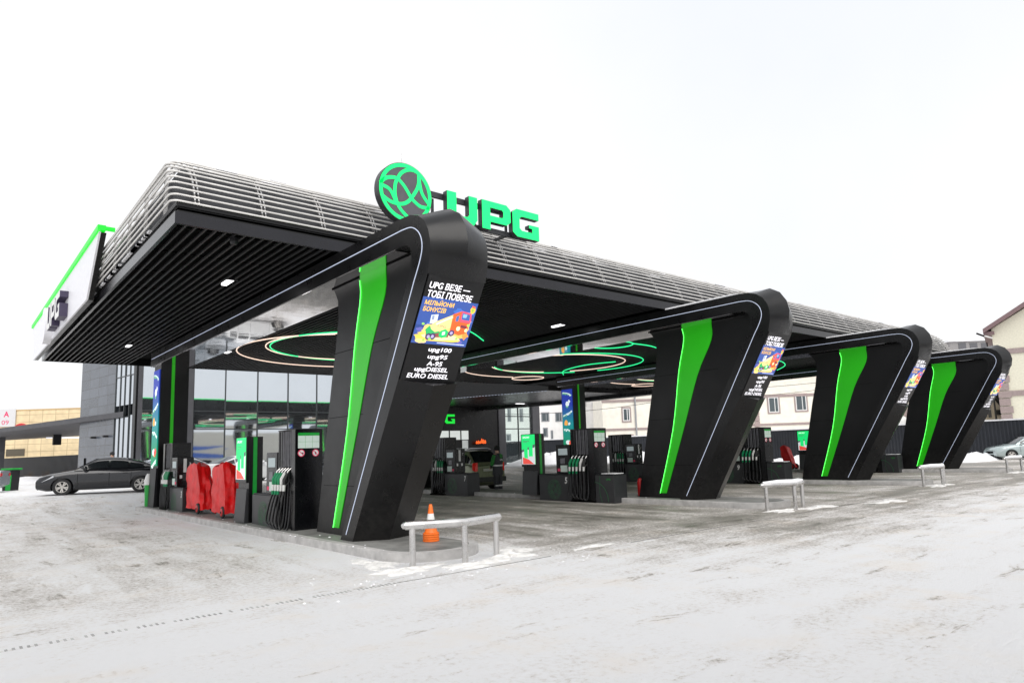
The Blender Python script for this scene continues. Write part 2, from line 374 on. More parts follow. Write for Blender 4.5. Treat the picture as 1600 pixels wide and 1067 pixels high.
INN = [(9.35, 4.95), (9.15, 4.94), (9.02, 4.86), (8.98, 4.70), (9.03, 4.5), (9.14, 4.28), (11.48, .14)]
def make_pillar():
    X = RX[0]; t = thing('canopy_pillar', '', 'pillar', (X, 11, .14), group='slanted black canopy pillars')
    mb = MB()
    f0 = lambda y, z: (X, y, z); f1 = lambda y, z: (X+1.1, y, z)
    prof = OUT+[(26.4, 5.42), (26.4, 4.95)]+INN
    n = len(prof)
    mb.add([f0(*p) for p in prof]+[f1(*p) for p in prof], [tuple(range(n))[::-1], tuple(range(n, 2*n))]+[(i, (i+1) % n, n+(i+1) % n, n+i) for i in range(10, n)], BLKP)
    # ridge lofts: leg below the screen, head above it
    def nrm(i):
        a = OUT[max(0, i-1)]; b = OUT[min(len(OUT)-1, i+1)]; d = Vector((b[0]-a[0], b[1]-a[1])).normalized(); return Vector((-d.y, d.x))
    def loft(ids, offs, offr):
        secs = []
        for i in ids:
            p = Vector(OUT[i]); q = nrm(i)*1.0
            q = q if q.x < 0 else -q
            if i >= 8: q = Vector((q.x, abs(q.y)))
            a = p+q*offs[i]; b = p+q*offr
            secs.append([(X, p.x, p.y), (X+.55, a.x, a.y), (X+1.1, b.x, b.y), (X+1.1, p.x, p.y)])
        vs = [v for s_ in secs for v in s_]; fs = []
        for i in range(len(secs)-1):
            for j in range(3): fs.append((i*4+j, i*4+j+1, (i+1)*4+j+1, (i+1)*4+j))
        fs += [(0, 1, 2, 3), tuple((len(secs)-1)*4+j for j in (3, 2, 1, 0))]
        mb.add(vs, fs, BLKP)
    o1 = {i: .26 for i in range(20)}; o1[2] = .20
    loft([0, 1, 2], o1, .07)
    o2 = {3: .10, 4: .20, 5: .24, 6: .25, 7: .25, 8: .22, 9: .12, 10: .0}
    loft([3, 4, 5, 6, 7, 8, 9, 10], o2, .02)
    mb.build('frame', t, smooth=28)
    # LED line on the side face of the frame
    L = smoothpts([(8.91, 4.29, 0), (8.72, 4.60, 0), (8.66, 4.82, 0), (8.74, 5.03, 0), (8.96, 5.18, 0), (9.26, 5.215, 0)], 5)
    L = [Vector((11.26, .24, 0))]+L+[Vector((26.3, 5.21, 0))]
    mb = MB()
    vs = []
    for i, p in enumerate(L):
        a = L[max(0, i-1)]; b = L[min(len(L)-1, i+1)]; d = (b-a).normalized(); q = Vector((-d.y, d.x, 0))*.0065
        for s_ in (-1, 1):
            for xx in (-.008, .001): vs.append((X+xx, p.x+q.x*s_, p.y+q.y*s_))
    fs = []
    for i in range(len(L)-1):
        o = i*4; fs += [(o, o+4, o+6, o+2), (o, o+1, o+5, o+4), (o+2, o+6, o+7, o+3)]
    mb.add(vs, fs, WLED); mb.build('led_line', t)
    # recessed infill wall
    pts = [(13.15, .14), (12.8, 1.7), (12.48, 3.1), (12.31, 3.7), (12.2, 4.3), (12.22, 4.65), (12.36, 4.86), (12.48, 4.96), (9.0, 4.96), (9.05, 4.5), (9.14, 4.3), (11.5, .14)]
    mb = MB(); mb.prism(pts, BLK2P, lambda y, z: (X+.30, y, z), lambda y, z: (X+.82, y, z)); mb.build('infill_wall', t)
    mb = MB(); mb.box((X+.288, 9.3, 4.915), (X+.31, 12.47, 4.935), VOID); mb.build('seam', t)
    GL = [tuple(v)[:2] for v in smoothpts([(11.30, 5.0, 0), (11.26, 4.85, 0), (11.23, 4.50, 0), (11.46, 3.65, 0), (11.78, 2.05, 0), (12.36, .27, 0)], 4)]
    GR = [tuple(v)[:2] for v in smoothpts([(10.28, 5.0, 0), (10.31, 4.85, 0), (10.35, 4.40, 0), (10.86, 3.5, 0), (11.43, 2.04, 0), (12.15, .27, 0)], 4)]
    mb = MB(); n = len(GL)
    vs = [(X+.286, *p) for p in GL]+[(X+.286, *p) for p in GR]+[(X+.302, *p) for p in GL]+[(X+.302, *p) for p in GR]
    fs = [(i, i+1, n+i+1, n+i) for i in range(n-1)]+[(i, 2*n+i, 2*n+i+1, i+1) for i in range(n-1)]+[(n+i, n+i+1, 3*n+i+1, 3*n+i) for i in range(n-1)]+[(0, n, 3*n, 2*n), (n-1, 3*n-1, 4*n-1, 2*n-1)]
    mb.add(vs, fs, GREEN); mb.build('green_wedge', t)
    mb = MB(); mb.tube([(X+.274, p[0], p[1]) for p in GL[4:]], .008, GRNLED, 6); mb.build('green_led_strip', t)
    mb = MB()
    for z in (1.05, 2.35, 3.6): mb.box((X+.292, 11.2 if z < 3 else 10.2, z), (X+.2995, 13.0-.17*z, z+.006), VOID)
    mb.build('panel_joint', t)
    mb = MB(); mb.box((X+.012, 9.5, 4.935), (X+1.088, 26.3, 4.949), MIRR); mb.build('polished_underside', t)
    # base skirt
    mb = MB(); mb.box((X+.05, 11.0, .136), (X+1.04, 11.40, .16), VOID); mb.box((X+.34, 11.4, .136), (X+.78, 13.1, .16), VOID); mb.build('base_plate', t)
    # display
    sc = screen(t, X)
    return t

def screen(t, X):
    O = Vector((X+.02, 9.42, 2.80)); V = Vector((0, -.9, 1.53)); H = V.length; V.normalize(); U = Vector((1, 0, 0)); N = U.cross(V); Wd = 1.06
    mb = MB(); mb.obox(O-N*.02, U*Wd, V*H, N*.045, SCRB); dsp = mb.build('display', t)
    P = lambda u, v, d=.03: O+U*(u*Wd)+V*((1-v)*H)+N*d      # v measured from the top
    cc = {}
    def C(r, g, b): return cc.setdefault((r, g, b), em('screen_%d_%d_%d' % (r*100, g*100, b*100), (r, g, b), .95))
    m = MB()
    q = lambda pts, c, d: m.poly([P(u, v, d) for u, v in pts], c)
    # picture field, deep blue with lighter and darker clouds
    q([(.0, .20), (1, .20), (1, .635), (.0, .635)], C(.03, .07, .27), .027)
    rnd = random.Random(3)
    def blob(u, v, ru, rv, c, d, n=14, j=.25):
        q([(min(1, max(0, u+ru*math.cos(a)*(1+rnd.uniform(-j, j)))), min(.634, v+rv*math.sin(a)*(1+rnd.uniform(-j, j)))) for a in [6.283*i/n for i in range(n)]], c, d)
    for i in range(26): blob(rnd.random(), rnd.uniform(.26, .60), rnd.uniform(.04, .12), rnd.uniform(.01, .035), C(*rnd.choice([(.04, .12, .42), (.02, .05, .2), (.06, .2, .5), (.1, .1, .35)])), .0275+i*.00002)
    for (u, v, a, b, c, d) in ((.45, .56, .42, .05, (.9, .55, .08), .0285), (.62, .50, .36, .09, (.8, .42, .10), .0286), (.40, .50, .30, .06, (.85, .5, .15), .0287), (.86, .42, .10, .10, (.75, .5, .12), .0288), (.48, .555, .36, .033, (1, .80, .35), .0289), (.75, .38, .2, .06, (.55, .25, .2), .02895)):
        blob(u, v, a, b, C(*c), d, 22, .16)
    blob(.16, .61, .10, .022, C(.9, .6, .2), .0291)
    q([(.22, .36), (.34, .345), (.35, .43), (.23, .44)], C(.55, .6, .7), .0292)
    q([(.24, .365), (.28, .36), (.285, .40), (.245, .405)], C(.2, .25, .4), .0293)
    # tanker: trailer, tank, cab
    q([(.20, .52), (.62, .50), (.62, .555), (.22, .575)], C(.22, .06, .05), .0294)
    q([(.18, .50), (.24, .46), (.42, .45), (.44, .52), (.22, .545)], C(.02, .35, .10), .0295)
    q([(.28, .49), (.25, .455), (.32, .42), (.50, .365), (.60, .335), (.66, .35), (.66, .45), (.50, .49), (.36, .515)], C(.85, .55, .22), .0296)
    q([(.33, .435), (.58, .352), (.62, .358), (.36, .448)], C(1, .82, .5), .0297)
    m.text('UPG', P(.38, .46, .0298), (U*.97-V*.10).normalized()*1, V, .17, .035, C(.15, .2, .12), .01, .2)
    q([(.60, .33), (.74, .29), (.93, .30), (.95, .36), (.93, .50), (.80, .525), (.62, .50)], C(.85, .10, .02), .0297)
    q([(.74, .29), (.93, .30), (.95, .36), (.945, .40), (.75, .395)], C(.75, .07, .12), .0298)
    q([(.76, .305), (.91, .315), (.925, .375), (.77, .37)], C(.04, .10, .30), .0299)
    q([(.78, .315), (.86, .318), (.85, .35), (.785, .35)], C(.2, .4, .6), .03)
    q([(.665, .345), (.72, .33), (.725, .39), (.67, .395)], C(.06, .12, .3), .0299)
    q([(.79, .42), (.91, .425), (.91, .455), (.79, .45)], C(.16, .03, .04), .0299)
    blob(.76, .46, .035, .022, C(1, .85, .45), .03, 12, .05); blob(.91, .47, .025, .018, C(1, .8, .4), .03, 12, .05)
    for (u, v) in ((.66, .51), (.34, .56), (.27, .565)): blob(u, v, .055, .033, C(.05, .03, .1), .0301, 16, .03); blob(u, v, .028, .017, C(.35, .3, .5), .0302, 12, .03)
    q([(.45, .50), (.54, .475), (.60, .50), (.59, .55), (.50, .57), (.44, .545)], C(.01, .45, .12), .0303); q([(.49, .51), (.54, .50), (.55, .53), (.50, .54)], C(.7, .95, .75), .0304)
    q([(.86, .52), (.93, .49), (.98, .52), (.92, .57)], C(.95, .25, .05), .0303)
    for (u, v) in ((.12, .45), (.30, .585), (.78, .56), (.2, .6), (.93, .42)): blob(u, v, .025, .014, C(.25, .6, .1), .0303, 8)
    blob(.93, .27, .045, .032, C(.75, .45, .05), .0303); blob(.93, .27, .024, .018, C(.25, .4, .05), .0304); q([(.9, .225), (.97, .235), (.95, .25), (.91, .245)], C(.9, .1, .05), .0304)
    q([(.45, .612), (.96, .612), (.96, .620), (.45, .620)], C(.5, .55, .75), .0303)
    m.build('picture', dsp, fix=False)
    m = MB()
    for txt, u0, u1, v0, v1, mt, bd in (('UPG ВЕЗЕ —', .05, .78, .055, .118, TXT, .02), ('ТОБІ ПОВЕЗЕ', .05, .86, .135, .20, TXT, .02), ('МІЛЬЙОНИ', .05, .57, .215, .27, TXO, .018), ('БОНУСІВ', .05, .45, .285, .33, TXO, .018),
                                    ('upg100', .34, .76, .662, .716, TXT, .014), ('upg95', .36, .72, .732, .786, TXT, .014), ('A-95', .38, .66, .80, .846, TXT, .014), ('upgDIESEL', .19, .80, .860, .916, TXT, .014), ('EURO DIESEL', .09, .84, .926, .972, TXT, .014)):
        m.text(txt, P(u0, v1, .0310), U, V, (u1-u0)*Wd, (v1-v0)*H, mt, bd, .1)
    m.build('lettering', dsp, fix=False)
    return dsp
pil = make_pillar()
pil['label'] = 'nearest slanted black pillar with a large display above the orange cone'
dup(pil, (RX[1], 11, .14), 'second slanted black pillar, between pump 5 and pump 9')
dup(pil, (RX[2], 11, .14), 'third slanted black pillar from the camera, beyond the pump 9 island')
dup(pil, (RX[3], 11, .14), 'farthest slanted black pillar, at the right end of the canopy')

for o in [o for o in COL.objects if o.name.startswith('canopy_pillar.')]:
    mb = MB(); x = o.location.x; P = [(x+.1, 8.95, 5.40), (x+.5, 9.5, 5.435), (x+.5, 10.5, 5.45), (x+.55, 11.5, 5.45)]
    mb.add([(x+.03, 9.05, 5.405), (x+1.07, 9.05, 5.405), (x+1.08, 9.5, 5.465), (x+.02, 9.5, 5.465), (x+1.08, 11.6, 5.47), (x+.02, 11.6, 5.47), (x+.02, 9.5, 5.42), (x+.02, 11.6, 5.42), (x+1.08, 9.5, 5.42), (x+1.08, 11.6, 5.42)], [(0, 1, 2, 3), (3, 2, 4, 5), (0, 3, 6), (3, 5, 7, 6), (1, 8, 2), (2, 8, 9, 4)], SNOW)
    mb.build('snow_cap', o)
# ---- rear columns
def banner(mb, X, y0, y1, z0, z1):
    m = bpy.data.materials.new('banner_gradient'); m.use_nodes = True; n = m.node_tree.nodes; l = m.node_tree.links; b = n['Principled BSDF']
    tc = n.new('ShaderNodeTexCoord'); sp = n.new('ShaderNodeSeparateXYZ'); l.new(tc.outputs['Generated'], sp.inputs[0]); cr = n.new('ShaderNodeValToRGB'); l.new(sp.outputs[2], cr.inputs[0])
    e = cr.color_ramp.elements; e[0].color = (.0, .22, .10, 1); e[1].color = (.01, .03, .30, 1); e[0].position = .15; e[1].position = .75; q = e.new(.45); q.color = (0, .2, .22, 1)
    l.new(cr.outputs[0], b.inputs['Base Color']); l.new(cr.outputs[0], b.inputs['Emission Color']); b.inputs['Emission Strength'].default_value = .7
    mb.box((X-.03, y0, z0), (X, y1, z1), m)
    rnd = random.Random(5); H = z1-z0; W = y1-y0
    c = [em('banner_white', (.75, .85, .9), .8), em('banner_leaf', (.15, .45, .25), .7), em('banner_orange', (.95, .4, .06), .8), em('banner_red', (.8, .06, .04), .8)]
    def blob(u, v, r, mt, d):
        mb.poly([(X-d, y1-(u*W+r*math.cos(a)*(1+rnd.uniform(-.3, .3))), z1-(v*H+r*math.sin(a)*(1+rnd.uniform(-.3, .3)))) for a in [6.283*i/8 for i in range(8)]], mt)
    for k, (v0, s_) in enumerate(((.06, 1), (.36, -1), (.66, 1), (.94, -1))):
        for i in range(12):
            u = .12+.07*i; v = v0+(.06*(i/12)**2 if s_ > 0 else .08-.07*i/12)
            blob(u, v+rnd.uniform(-.012, .012), .05, c[rnd.choice([0, 1, 1])], .031+i*.0002); blob(u, v-.012, .026, c[0], .034+i*.0002)
    for (u, v, r, q) in ((.55, .24, .14, 0), (.7, .2, .08, 0), (.5, .27, .1, 1), (.35, .55, .15, 2), (.65, .56, .09, 0), (.45, .86, .13, 0), (.75, .86, .14, 3), (.6, .89, .07, 2)):
        blob(u, v, r, c[q], .037+r*.01)
    for v in (.985,): pass
def make_column():
    X = RX[0]; t = thing('rear_column', '', 'column', (X, 25.5, .14), group='square rear columns of the canopy')
    mb = MB(); mb.box((X+.07, 25.2, .14), (X+.95, 26.1, 4.95), BLK2); mb.build('shaft', t)
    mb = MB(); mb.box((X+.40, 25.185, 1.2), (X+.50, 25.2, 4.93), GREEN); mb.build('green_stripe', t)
    mb = MB(); banner(mb, X+.065, 25.27, 26.05, 1.5, 4.75); mb.build('banner', t, fix=False)
    mb = MB(); mb.prism([(25.24, .14), (26.06, .14), (26.06, 1.42), (25.24, 1.42)], DARK, lambda y, z: (X-.02+.05*(z > 1), y, z), lambda y, z: (X+.068, y, z)); mb.build('plinth', t)
    return t
cl = make_column(); cl['label'] = 'black rear column with banner behind the left end pump of the nearest island'
dup(cl, (RX[1], 25.5, .14), 'black rear column of the second row, hidden behind the nearest slanted pillar')
dup(cl, (RX[2], 25.5, .14), 'black rear column with a bright winter banner, just behind pump 5')
dup(cl, (RX[3], 25.5, .14), 'black rear column of the farthest row, behind the second slanted pillar')

# ================================================================ CANOPY
cp = thing('fuel_canopy', 'large black canopy with pale tube cladding over the pumps', 'canopy', (20, 20, 5.47))
X0, X1, Y0, Y1 = 2.71, 39.3, 11.62, 30.2
def slats(name, x0, x1, y0, y1, z=5.47):
    mb = MB(); x = x0
    while x < x1-.05:
        mb.box((x, y0, z), (x+.034, y1, z+.035), SLAT); x += .16
    y = y0+.3
    while y < y1: mb.box((x0, y, z+.037), (x1, y+.05, z+.07), VOID); y += 1.6
    mb.build(name, cp)
slats('slatted_ceiling', X0+.02, RX[0]-.02, Y0+.03, Y1-.03)
for k in range(3): slats('slatted_ceiling', RX[k]+1.13, RX[k+1]-.03, Y0+.03, Y1-.03)
slats('slatted_ceiling', RX[3]+1.13, X1-.04, Y0+.03, Y1-.03)
mb = MB(); mb.box((X0+.05, Y0+.05, 5.70), (X1-.05, Y1-.05, 5.74), VOID); mb.build('ceiling_void', cp)
# fascia with lip
mb = MB()
for (z0, z1, o, m) in ((5.455, 5.66, 0, FASC), (5.66, 5.76, .05, BLK), (5.76, 5.84, .02, BLK2)):
    mb.box((X0+o, Y0+o, z0), (X1-o, Y0+.06+o, z1), m)
    mb.box((X0+o, Y0+.06+o, z0), (X0+.06+o, Y1, z1), m); mb.box((X1-.06-o, Y0+.06+o, z0), (X1-o, Y1, z1), m)
mb.box((X0+.06, Y1-.06, 5.455), (X1-.06, Y1-.0, 6.5), BLK)
mb.build('fascia', cp)
mb = MB(); mb.box((X0+.06, Y1-.005, 6.502), (X1-.06, Y1+.04, 6.56), GRNSIGN); mb.build('rear_green_line', cp)
# deck behind the tubes: profile of (inset, z)
PRF = [(.10, 5.84), (.22, 6.15), (.42, 6.5), (.72, 6.78), (1.2, 7.0), (1.9, 7.16), (2.8, 7.26), (4.2, 7.3)]
def deckmat():
    m = bpy.data.materials.new('roof_membrane_with_snow'); m.use_nodes = True; n = m.node_tree.nodes; l = m.node_tree.links; b = n['Principled BSDF']
    g = n.new('ShaderNodeNewGeometry'); tc = n.new('ShaderNodeTexCoord'); mp = n.new('ShaderNodeMapping'); mp.inputs['Scale'].default_value = (.35, 1.0, 1.6)
    l.new(tc.outputs['Object'], mp.inputs[0]); nz = n.new('ShaderNodeTexNoise'); nz.inputs['Scale'].default_value = 2.2; nz.inputs['Detail'].default_value = 6; l.new(mp.outputs[0], nz.inputs[0])
    sp = n.new('ShaderNodeSeparateXYZ'); l.new(tc.outputs['Object'], sp.inputs[0])
    a = n.new('ShaderNodeMapRange'); a.inputs[1].default_value = .95; a.inputs[2].default_value = 1.7; a.inputs[3].default_value = -.30; a.inputs[4].default_value = .30; l.new(sp.outputs[2], a.inputs[0])
    s_ = n.new('ShaderNodeMath'); s_.operation = 'ADD'; l.new(nz.outputs[0], s_.inputs[0]); l.new(a.outputs[0], s_.inputs[1])
    cr = n.new('ShaderNodeValToRGB'); cr.color_ramp.elements[0].position = .50; cr.color_ramp.elements[0].color = (.03, .031, .036, 1); cr.color_ramp.elements[1].position = .56; cr.color_ramp.elements[1].color = (.8, .8, .83, 1)
    l.new(s_.outputs[0], cr.inputs[0]); l.new(cr.outputs[0], b.inputs['Base Color']); b.inputs['Roughness'].default_value = .7
    return m
def ix(i_): return max(0., (i_-.55)*1.0)
DM = deckmat(); mb = MB(); vs = []
for (i_, z) in PRF:
    i2 = i_+.13; i3 = ix(i_)+.13; zr = min(z, 6.45+.001*i_); vs += [(X0+i3, Y1, zr), (X0+i3, Y0+i2, z), (X1-i3, Y0+i2, z), (X1-i3, Y1, zr)]
k = len(PRF); mb.add(vs, [(q*4+j, q*4+j+1, (q+1)*4+j+1, (q+1)*4+j) for q in range(k-1) for j in range(3)]+[tuple((k-1)*4+j for j in range(4))], DM)
mb.build('roof_deck', cp, smooth=40)
# tubes following the profile
def prf(t):   # t in metres of arc
    acc = 0
    for (a, b) in zip(PRF, PRF[1:]):
        d = math.hypot(b[0]-a[0], b[1]-a[1])
        if acc+d >= t: q = (t-acc)/d; return a[0]+(b[0]-a[0])*q, a[1]+(b[1]-a[1])*q
        acc += d
    return PRF[-1]
mb = MB(); q = 0; t = 0.0
while t < 4.2:
    i_, z = prf(t); x0 = X0+ix(i_)-.06; y0 = Y0+i_-.10; x1 = X1-ix(i_)+.04; c = .13
    P = [(x0, Y1+.3, min(z, 6.5)), (x0, y0+c+.02, z)]+[(x0+c-c*math.cos(a), y0+c-c*math.sin(a), z) for a in [math.pi/2*j/5 for j in range(6)]]
    P += [(x1-c+c*math.sin(a), y0+c-c*math.cos(a), z) for a in [math.pi/2*j/5 for j in range(6)]]+[(x1, Y1+.3, min(z, 6.5))]
    mb.tube(P, .0185, RAILT, 8); t += .135
mb.build('tube_cladding', cp, smooth=60)
def bracket(px, py, dx, dy, room):
    mb = MB()
    for a in range(9 if dy else 4):
        i0, z0 = prf(a*.3); i1, z1 = prf(a*.3+.3)
        if dx: i0 = ix(i0)+.03; i1 = ix(i1)+.03
        if i1 > room: break
        w_ = .012
        for o_ in (-.03, .03):
            p = [(px+dx*i0-dy*(o_-w_), py+dy*i0+dx*(o_-w_), z0), (px+dx*i0-dy*(o_+w_), py+dy*i0+dx*(o_+w_), z0), (px+dx*i1-dy*(o_+w_), py+dy*i1+dx*(o_+w_), z1), (px+dx*i1-dy*(o_-w_), py+dy*i1+dx*(o_-w_), z1)]
            q_ = [(v[0]+dx*.05, v[1]+dy*.05, v[2]-.03) for v in p]
            mb.add(p+q_, [(0, 1, 2, 3), (4, 7, 6, 5), (0, 4, 5, 1), (1, 5, 6, 2), (2, 6, 7, 3), (3, 7, 4, 0)], STEEL)
    mb.build('tube_bracket', cp)
x = X0+.35
while x < X1-.3: bracket(x, Y0-.05, 0, 1, min(x-X0, X1-x)+.5); x += 1.12
y = Y0+.9
while y < Y1: bracket(X0, y, 1, 0, 9); y += 1.5
mb = MB()
rnd = random.Random(2)
for i in range(110):       # snow caught on the tubes
    t = rnd.uniform(.9, 3.6); i_, z = prf(t); xx = rnd.uniform(X0+i_, X1-i_); L = rnd.uniform(.1, .8)*(.5+t*.3)
    mb.obox((xx, Y0+i_-.12, z+.018), (L, 0, 0), (0, .09, .02), (0, 0, rnd.uniform(.008, .02)), SNOW)
for i in range(50):
    yy = Y0+1+rnd.random()*14; mb.obox((X0-.03, yy, 5.765), (.07, 0, 0), (0, rnd.uniform(.1, .5), 0), (0, 0, .03), SNOW)
o = mb.build('snow_patch', cp); o['kind'] = 'stuff'
# lamps in the ceiling
for (x, y) in ((4.62, 15.1), (4.6, 25.15), (7.75, 25.1), (14.7, 15.15), (24.6, 15.15), (34.1, 15.15), (17.9, 25.1), (27.5, 25.1)):
    mb = MB(); mb.box((x-.055, y-.26, 5.452), (x+.055, y+.26, 5.50), LAMP); lp = mb.build('ceiling_light', cp)
    mb = MB(); mb.box((x-.12, y-.31, 5.458), (x+.12, y-.262, 5.51), DARK); mb.build('frame', lp)
for (x, y) in ((3.75, 11.95),):
    mb = MB(); mb.lathe([(.05, 5.36), (.07, 5.40), (.07, 5.47)], DARK, (x, y, 0), 2, 12); mb.build('camera_dome', cp)
# neon loops under the slats
def ring(cx, cy, r, m, a0=0, a1=360, name='neon_loop', sx=1.):
    n_ = max(12, int(abs(a1-a0)/6)); full = abs(a1-a0) >= 360
    P = [(cx+sx*r*math.cos(R(a0+(a1-a0)*i/n_)), cy+r*math.sin(R(a0+(a1-a0)*i/n_)), 5.41) for i in range(n_ if full else n_+1)]
    mb = MB(); mb.tube(P, .02, m, 6, closed=full); mb.build(name, cp, smooth=80)
for k in range(3):
    b = RX[k]
    ring(b+5.55, 21.8, 3.0, NEONW, 60, 395); ring(b+6.0, 21.6, 3.35, NEONG, 40, 380)
    ring(b+6.05, 22.9, 4.05, NEONW, 75, 235); ring(b+8.2, 26.9, .85, NEONW); ring(b+3.5, 16.75, .8, NEONG)
    P = smoothpts([(b+3.9, 16.1, 5.41), (b+5.2, 16.2, 5.41), (b+7, 17.0, 5.41), (b+8.6, 18.3, 5.41)], 6)
    mb = MB(); mb.tube(P, .02, NEONG, 6); mb.build('neon_loop', cp, smooth=80)
    P = smoothpts([(b+8.9, 24.9, 5.41), (b+7.6, 23.5, 5.41), (b+7.0, 21.5, 5.41), (b+7.4, 20.0, 5.41)], 6)
    mb = MB(); mb.tube(P, .02, NEONG, 6); mb.build('neon_loop', cp, smooth=80)
# rear roof link to the shop
ext = [(23.3, 43.9), (28.3, 30.25), (38.6, 30.25), (36.3, 37), (34.2, 43.9)]
mb = MB(); mb.prism(ext, BLK, lambda x, y: (x, y, 5.2), lambda x, y: (x, y, 5.9)); mb.build('rear_roof_link', cp)
mb = MB(); mb.prism([(35.2, 26.5), (35.9, 26.5), (35.9, 37), (33.9, 43.8), (33.2, 43.8), (35.2, 37)], BLK, lambda x, y: (x, y, 4.95), lambda x, y: (x, y, 5.19)); mb.build('rear_beam', cp)
mb = MB(); a = Vector((25.45, 37.9, 5.19)); b = Vector((28.3, 30.3, 5.19))
for i in range(34): p = a.lerp(b, i/34); mb.obox(p, (b-a)/34*.55, (.05, .02, 0), (0, 0, -.012), WLED)
mb.build('dotted_light_line', cp)
mb = MB(); p = Vector((34.0, 39.6, 5.19)); mb.box(p-Vector((.4, .1, .02)), p+Vector((.4, .1, 0)), LAMP); mb.build('ceiling_light', cp)

# ---- side sign on the left flank
XS = 2.45
sg = thing('side_sign', 'pale grey box sign with green light line along the canopy left flank', 'sign', (XS, 24, 5.5))
mb = MB(); mb.prism([(18.45, 5.47), (17.1, 6.77), (31.0, 6.77), (30.2, 5.47)], PANELW, lambda y, z: (XS, y, z), lambda y, z: (XS+.04, y, z)); mb.build('panel', sg)
mb = MB(); mb.prism([(18.47, 5.47), (17.12, 6.76), (30.9, 6.76), (30.15, 5.47)], BLK, lambda y, z: (XS+.042, y, z), lambda y, z: (2.60, y, z)); mb.build('casing', sg)
mb = MB(); mb.box((XS-.04, 17.02, 6.78), (XS+.12, 31.02, 6.90), GRNLINE); mb.box((XS+.121, 17.02, 6.80), (2.75, 17.10, 6.88), GRNLINE); mb.build('green_light_line', sg)

def letter_polys():
    U_ = [(0, 1), (.30, 1), (.30, .34), (.36, .25), (.66, .25), (.72, .34), (.72, 1), (1, 1), (1, .22), (.86, .0), (.16, 0), (0, .22)]
    P_ = [(0, 0), (.28, 0), (.28, .28), (.86, .28), (1, .42), (1, .86), (.86, 1), (0, 1)]
    Ph = [(.28, .5), (.70, .5), (.74, .56), (.74, .72), (.70, .78), (.28, .78)]
    G_ = [(.16, 0), (1, 0), (1, .52), (.62, .52), (.62, .40), (.74, .40), (.74, .24), (.34, .24), (.26, .32), (.26, .68), (.34, .76), (1, .76), (1, 1), (.16, 1), (0, .86), (0, .14)]
    return U_, (P_, Ph), G_
def letter(mb, which, f, w, h, d0, d1, mf, ms):
    """f(u, v, d) maps metres to world"""
    U_, P_, G_ = letter_polys(); me = bpy.data.curves.new('l', 'CURVE'); me.dimensions = '2D'; me.fill_mode = 'BOTH'
    loops = {'U': [U_], 'P': list(P_), 'G': [G_]}[which]
    for lp in loops:
        sp = me.splines.new('POLY'); sp.points.add(len(lp)-1); sp.use_cyclic_u = True
        for i, (u, v) in enumerate(lp): sp.points[i].co = (u, v, 0, 1)
    ob = bpy.data.objects.new('l', me); COL.objects.link(ob); dg = bpy.context.evaluated_depsgraph_get(); dg.update()
    t = bpy.data.meshes.new_from_object(ob.evaluated_get(dg)); bpy.data.objects.remove(ob)
    V = [v.co.copy() for v in t.vertices]; Fc = [tuple(p.vertices) for p in t.polygons]
    mb.add([f(v.x*w, v.y*h, d1) for v in V], Fc, mf); mb.add([f(v.x*w, v.y*h, d0) for v in V], Fc, ms)
    for lp in loops:
        n = len(lp); mb.add([f(u*w, v*h, d0) for u, v in lp]+[f(u*w, v*h, d1) for u, v in lp], [(i, (i+1) % n, n+(i+1) % n, n+i) for i in range(n)], ms)
for ch, y in (('U', 24.3), ('P', 23.36), ('G', 22.4)):
    mb = MB(); letter(mb, ch, lambda u, v, d, y=y: (XS-.002-d, y-u, 5.60+v), .86, .70, 0, .20, WHT, mat('sign_side_purple', (.04, .03, .07), .5)); mb.build('letter', sg, fix=False)
mb = MB(); mb.lathe([(.56, 0), (.56, -.2)], PANELW, (XS-.002, 25.2, 5.92), 0, 40); mb.build('emblem_disc', sg, smooth=40)

# ---- roof sign
rs = thing('roof_sign', 'green lit letters UPG and round net emblem standing above the canopy edge', 'sign', (8.3, 11.35, 6.2))
YS = 11.25; SD = mat('sign_return_black', (.03, .032, .036), .4); SG2 = mat('emblem_grey', (.085, .085, .095), .5, noise=.08)
mb = MB(); c = (6.83, 6.79); r_ = .615
mb.lathe([(r_, .17), (r_, 0)], SD, (c[0], YS, c[1]), 1, 64)
dsk = mb.build('emblem_disc', rs, smooth=40)
mb = MB(); n = 64; mb.add([(c[0]+.565*math.cos(6.2832*i/n), YS-.003, c[1]+.565*math.sin(6.2832*i/n)) for i in range(n)], [tuple(range(n))], SG2); mb.build('emblem_face', dsk)
mb = MB(); n = 64
vs = [(c[0]+q_*math.cos(6.2832*i/n), YS-d, c[1]+q_*math.sin(6.2832*i/n)) for (q_, d) in ((.60, .008), (.525, .008), (.525, .002), (.60, .002)) for i in range(n)]
mb.add(vs, [(a*n+i, a*n+(i+1) % n, ((a+1) % 4)*n+(i+1) % n, ((a+1) % 4)*n+i) for a in range(4) for i in range(n)], GRNSIGN); mb.build('emblem_ring', dsk)
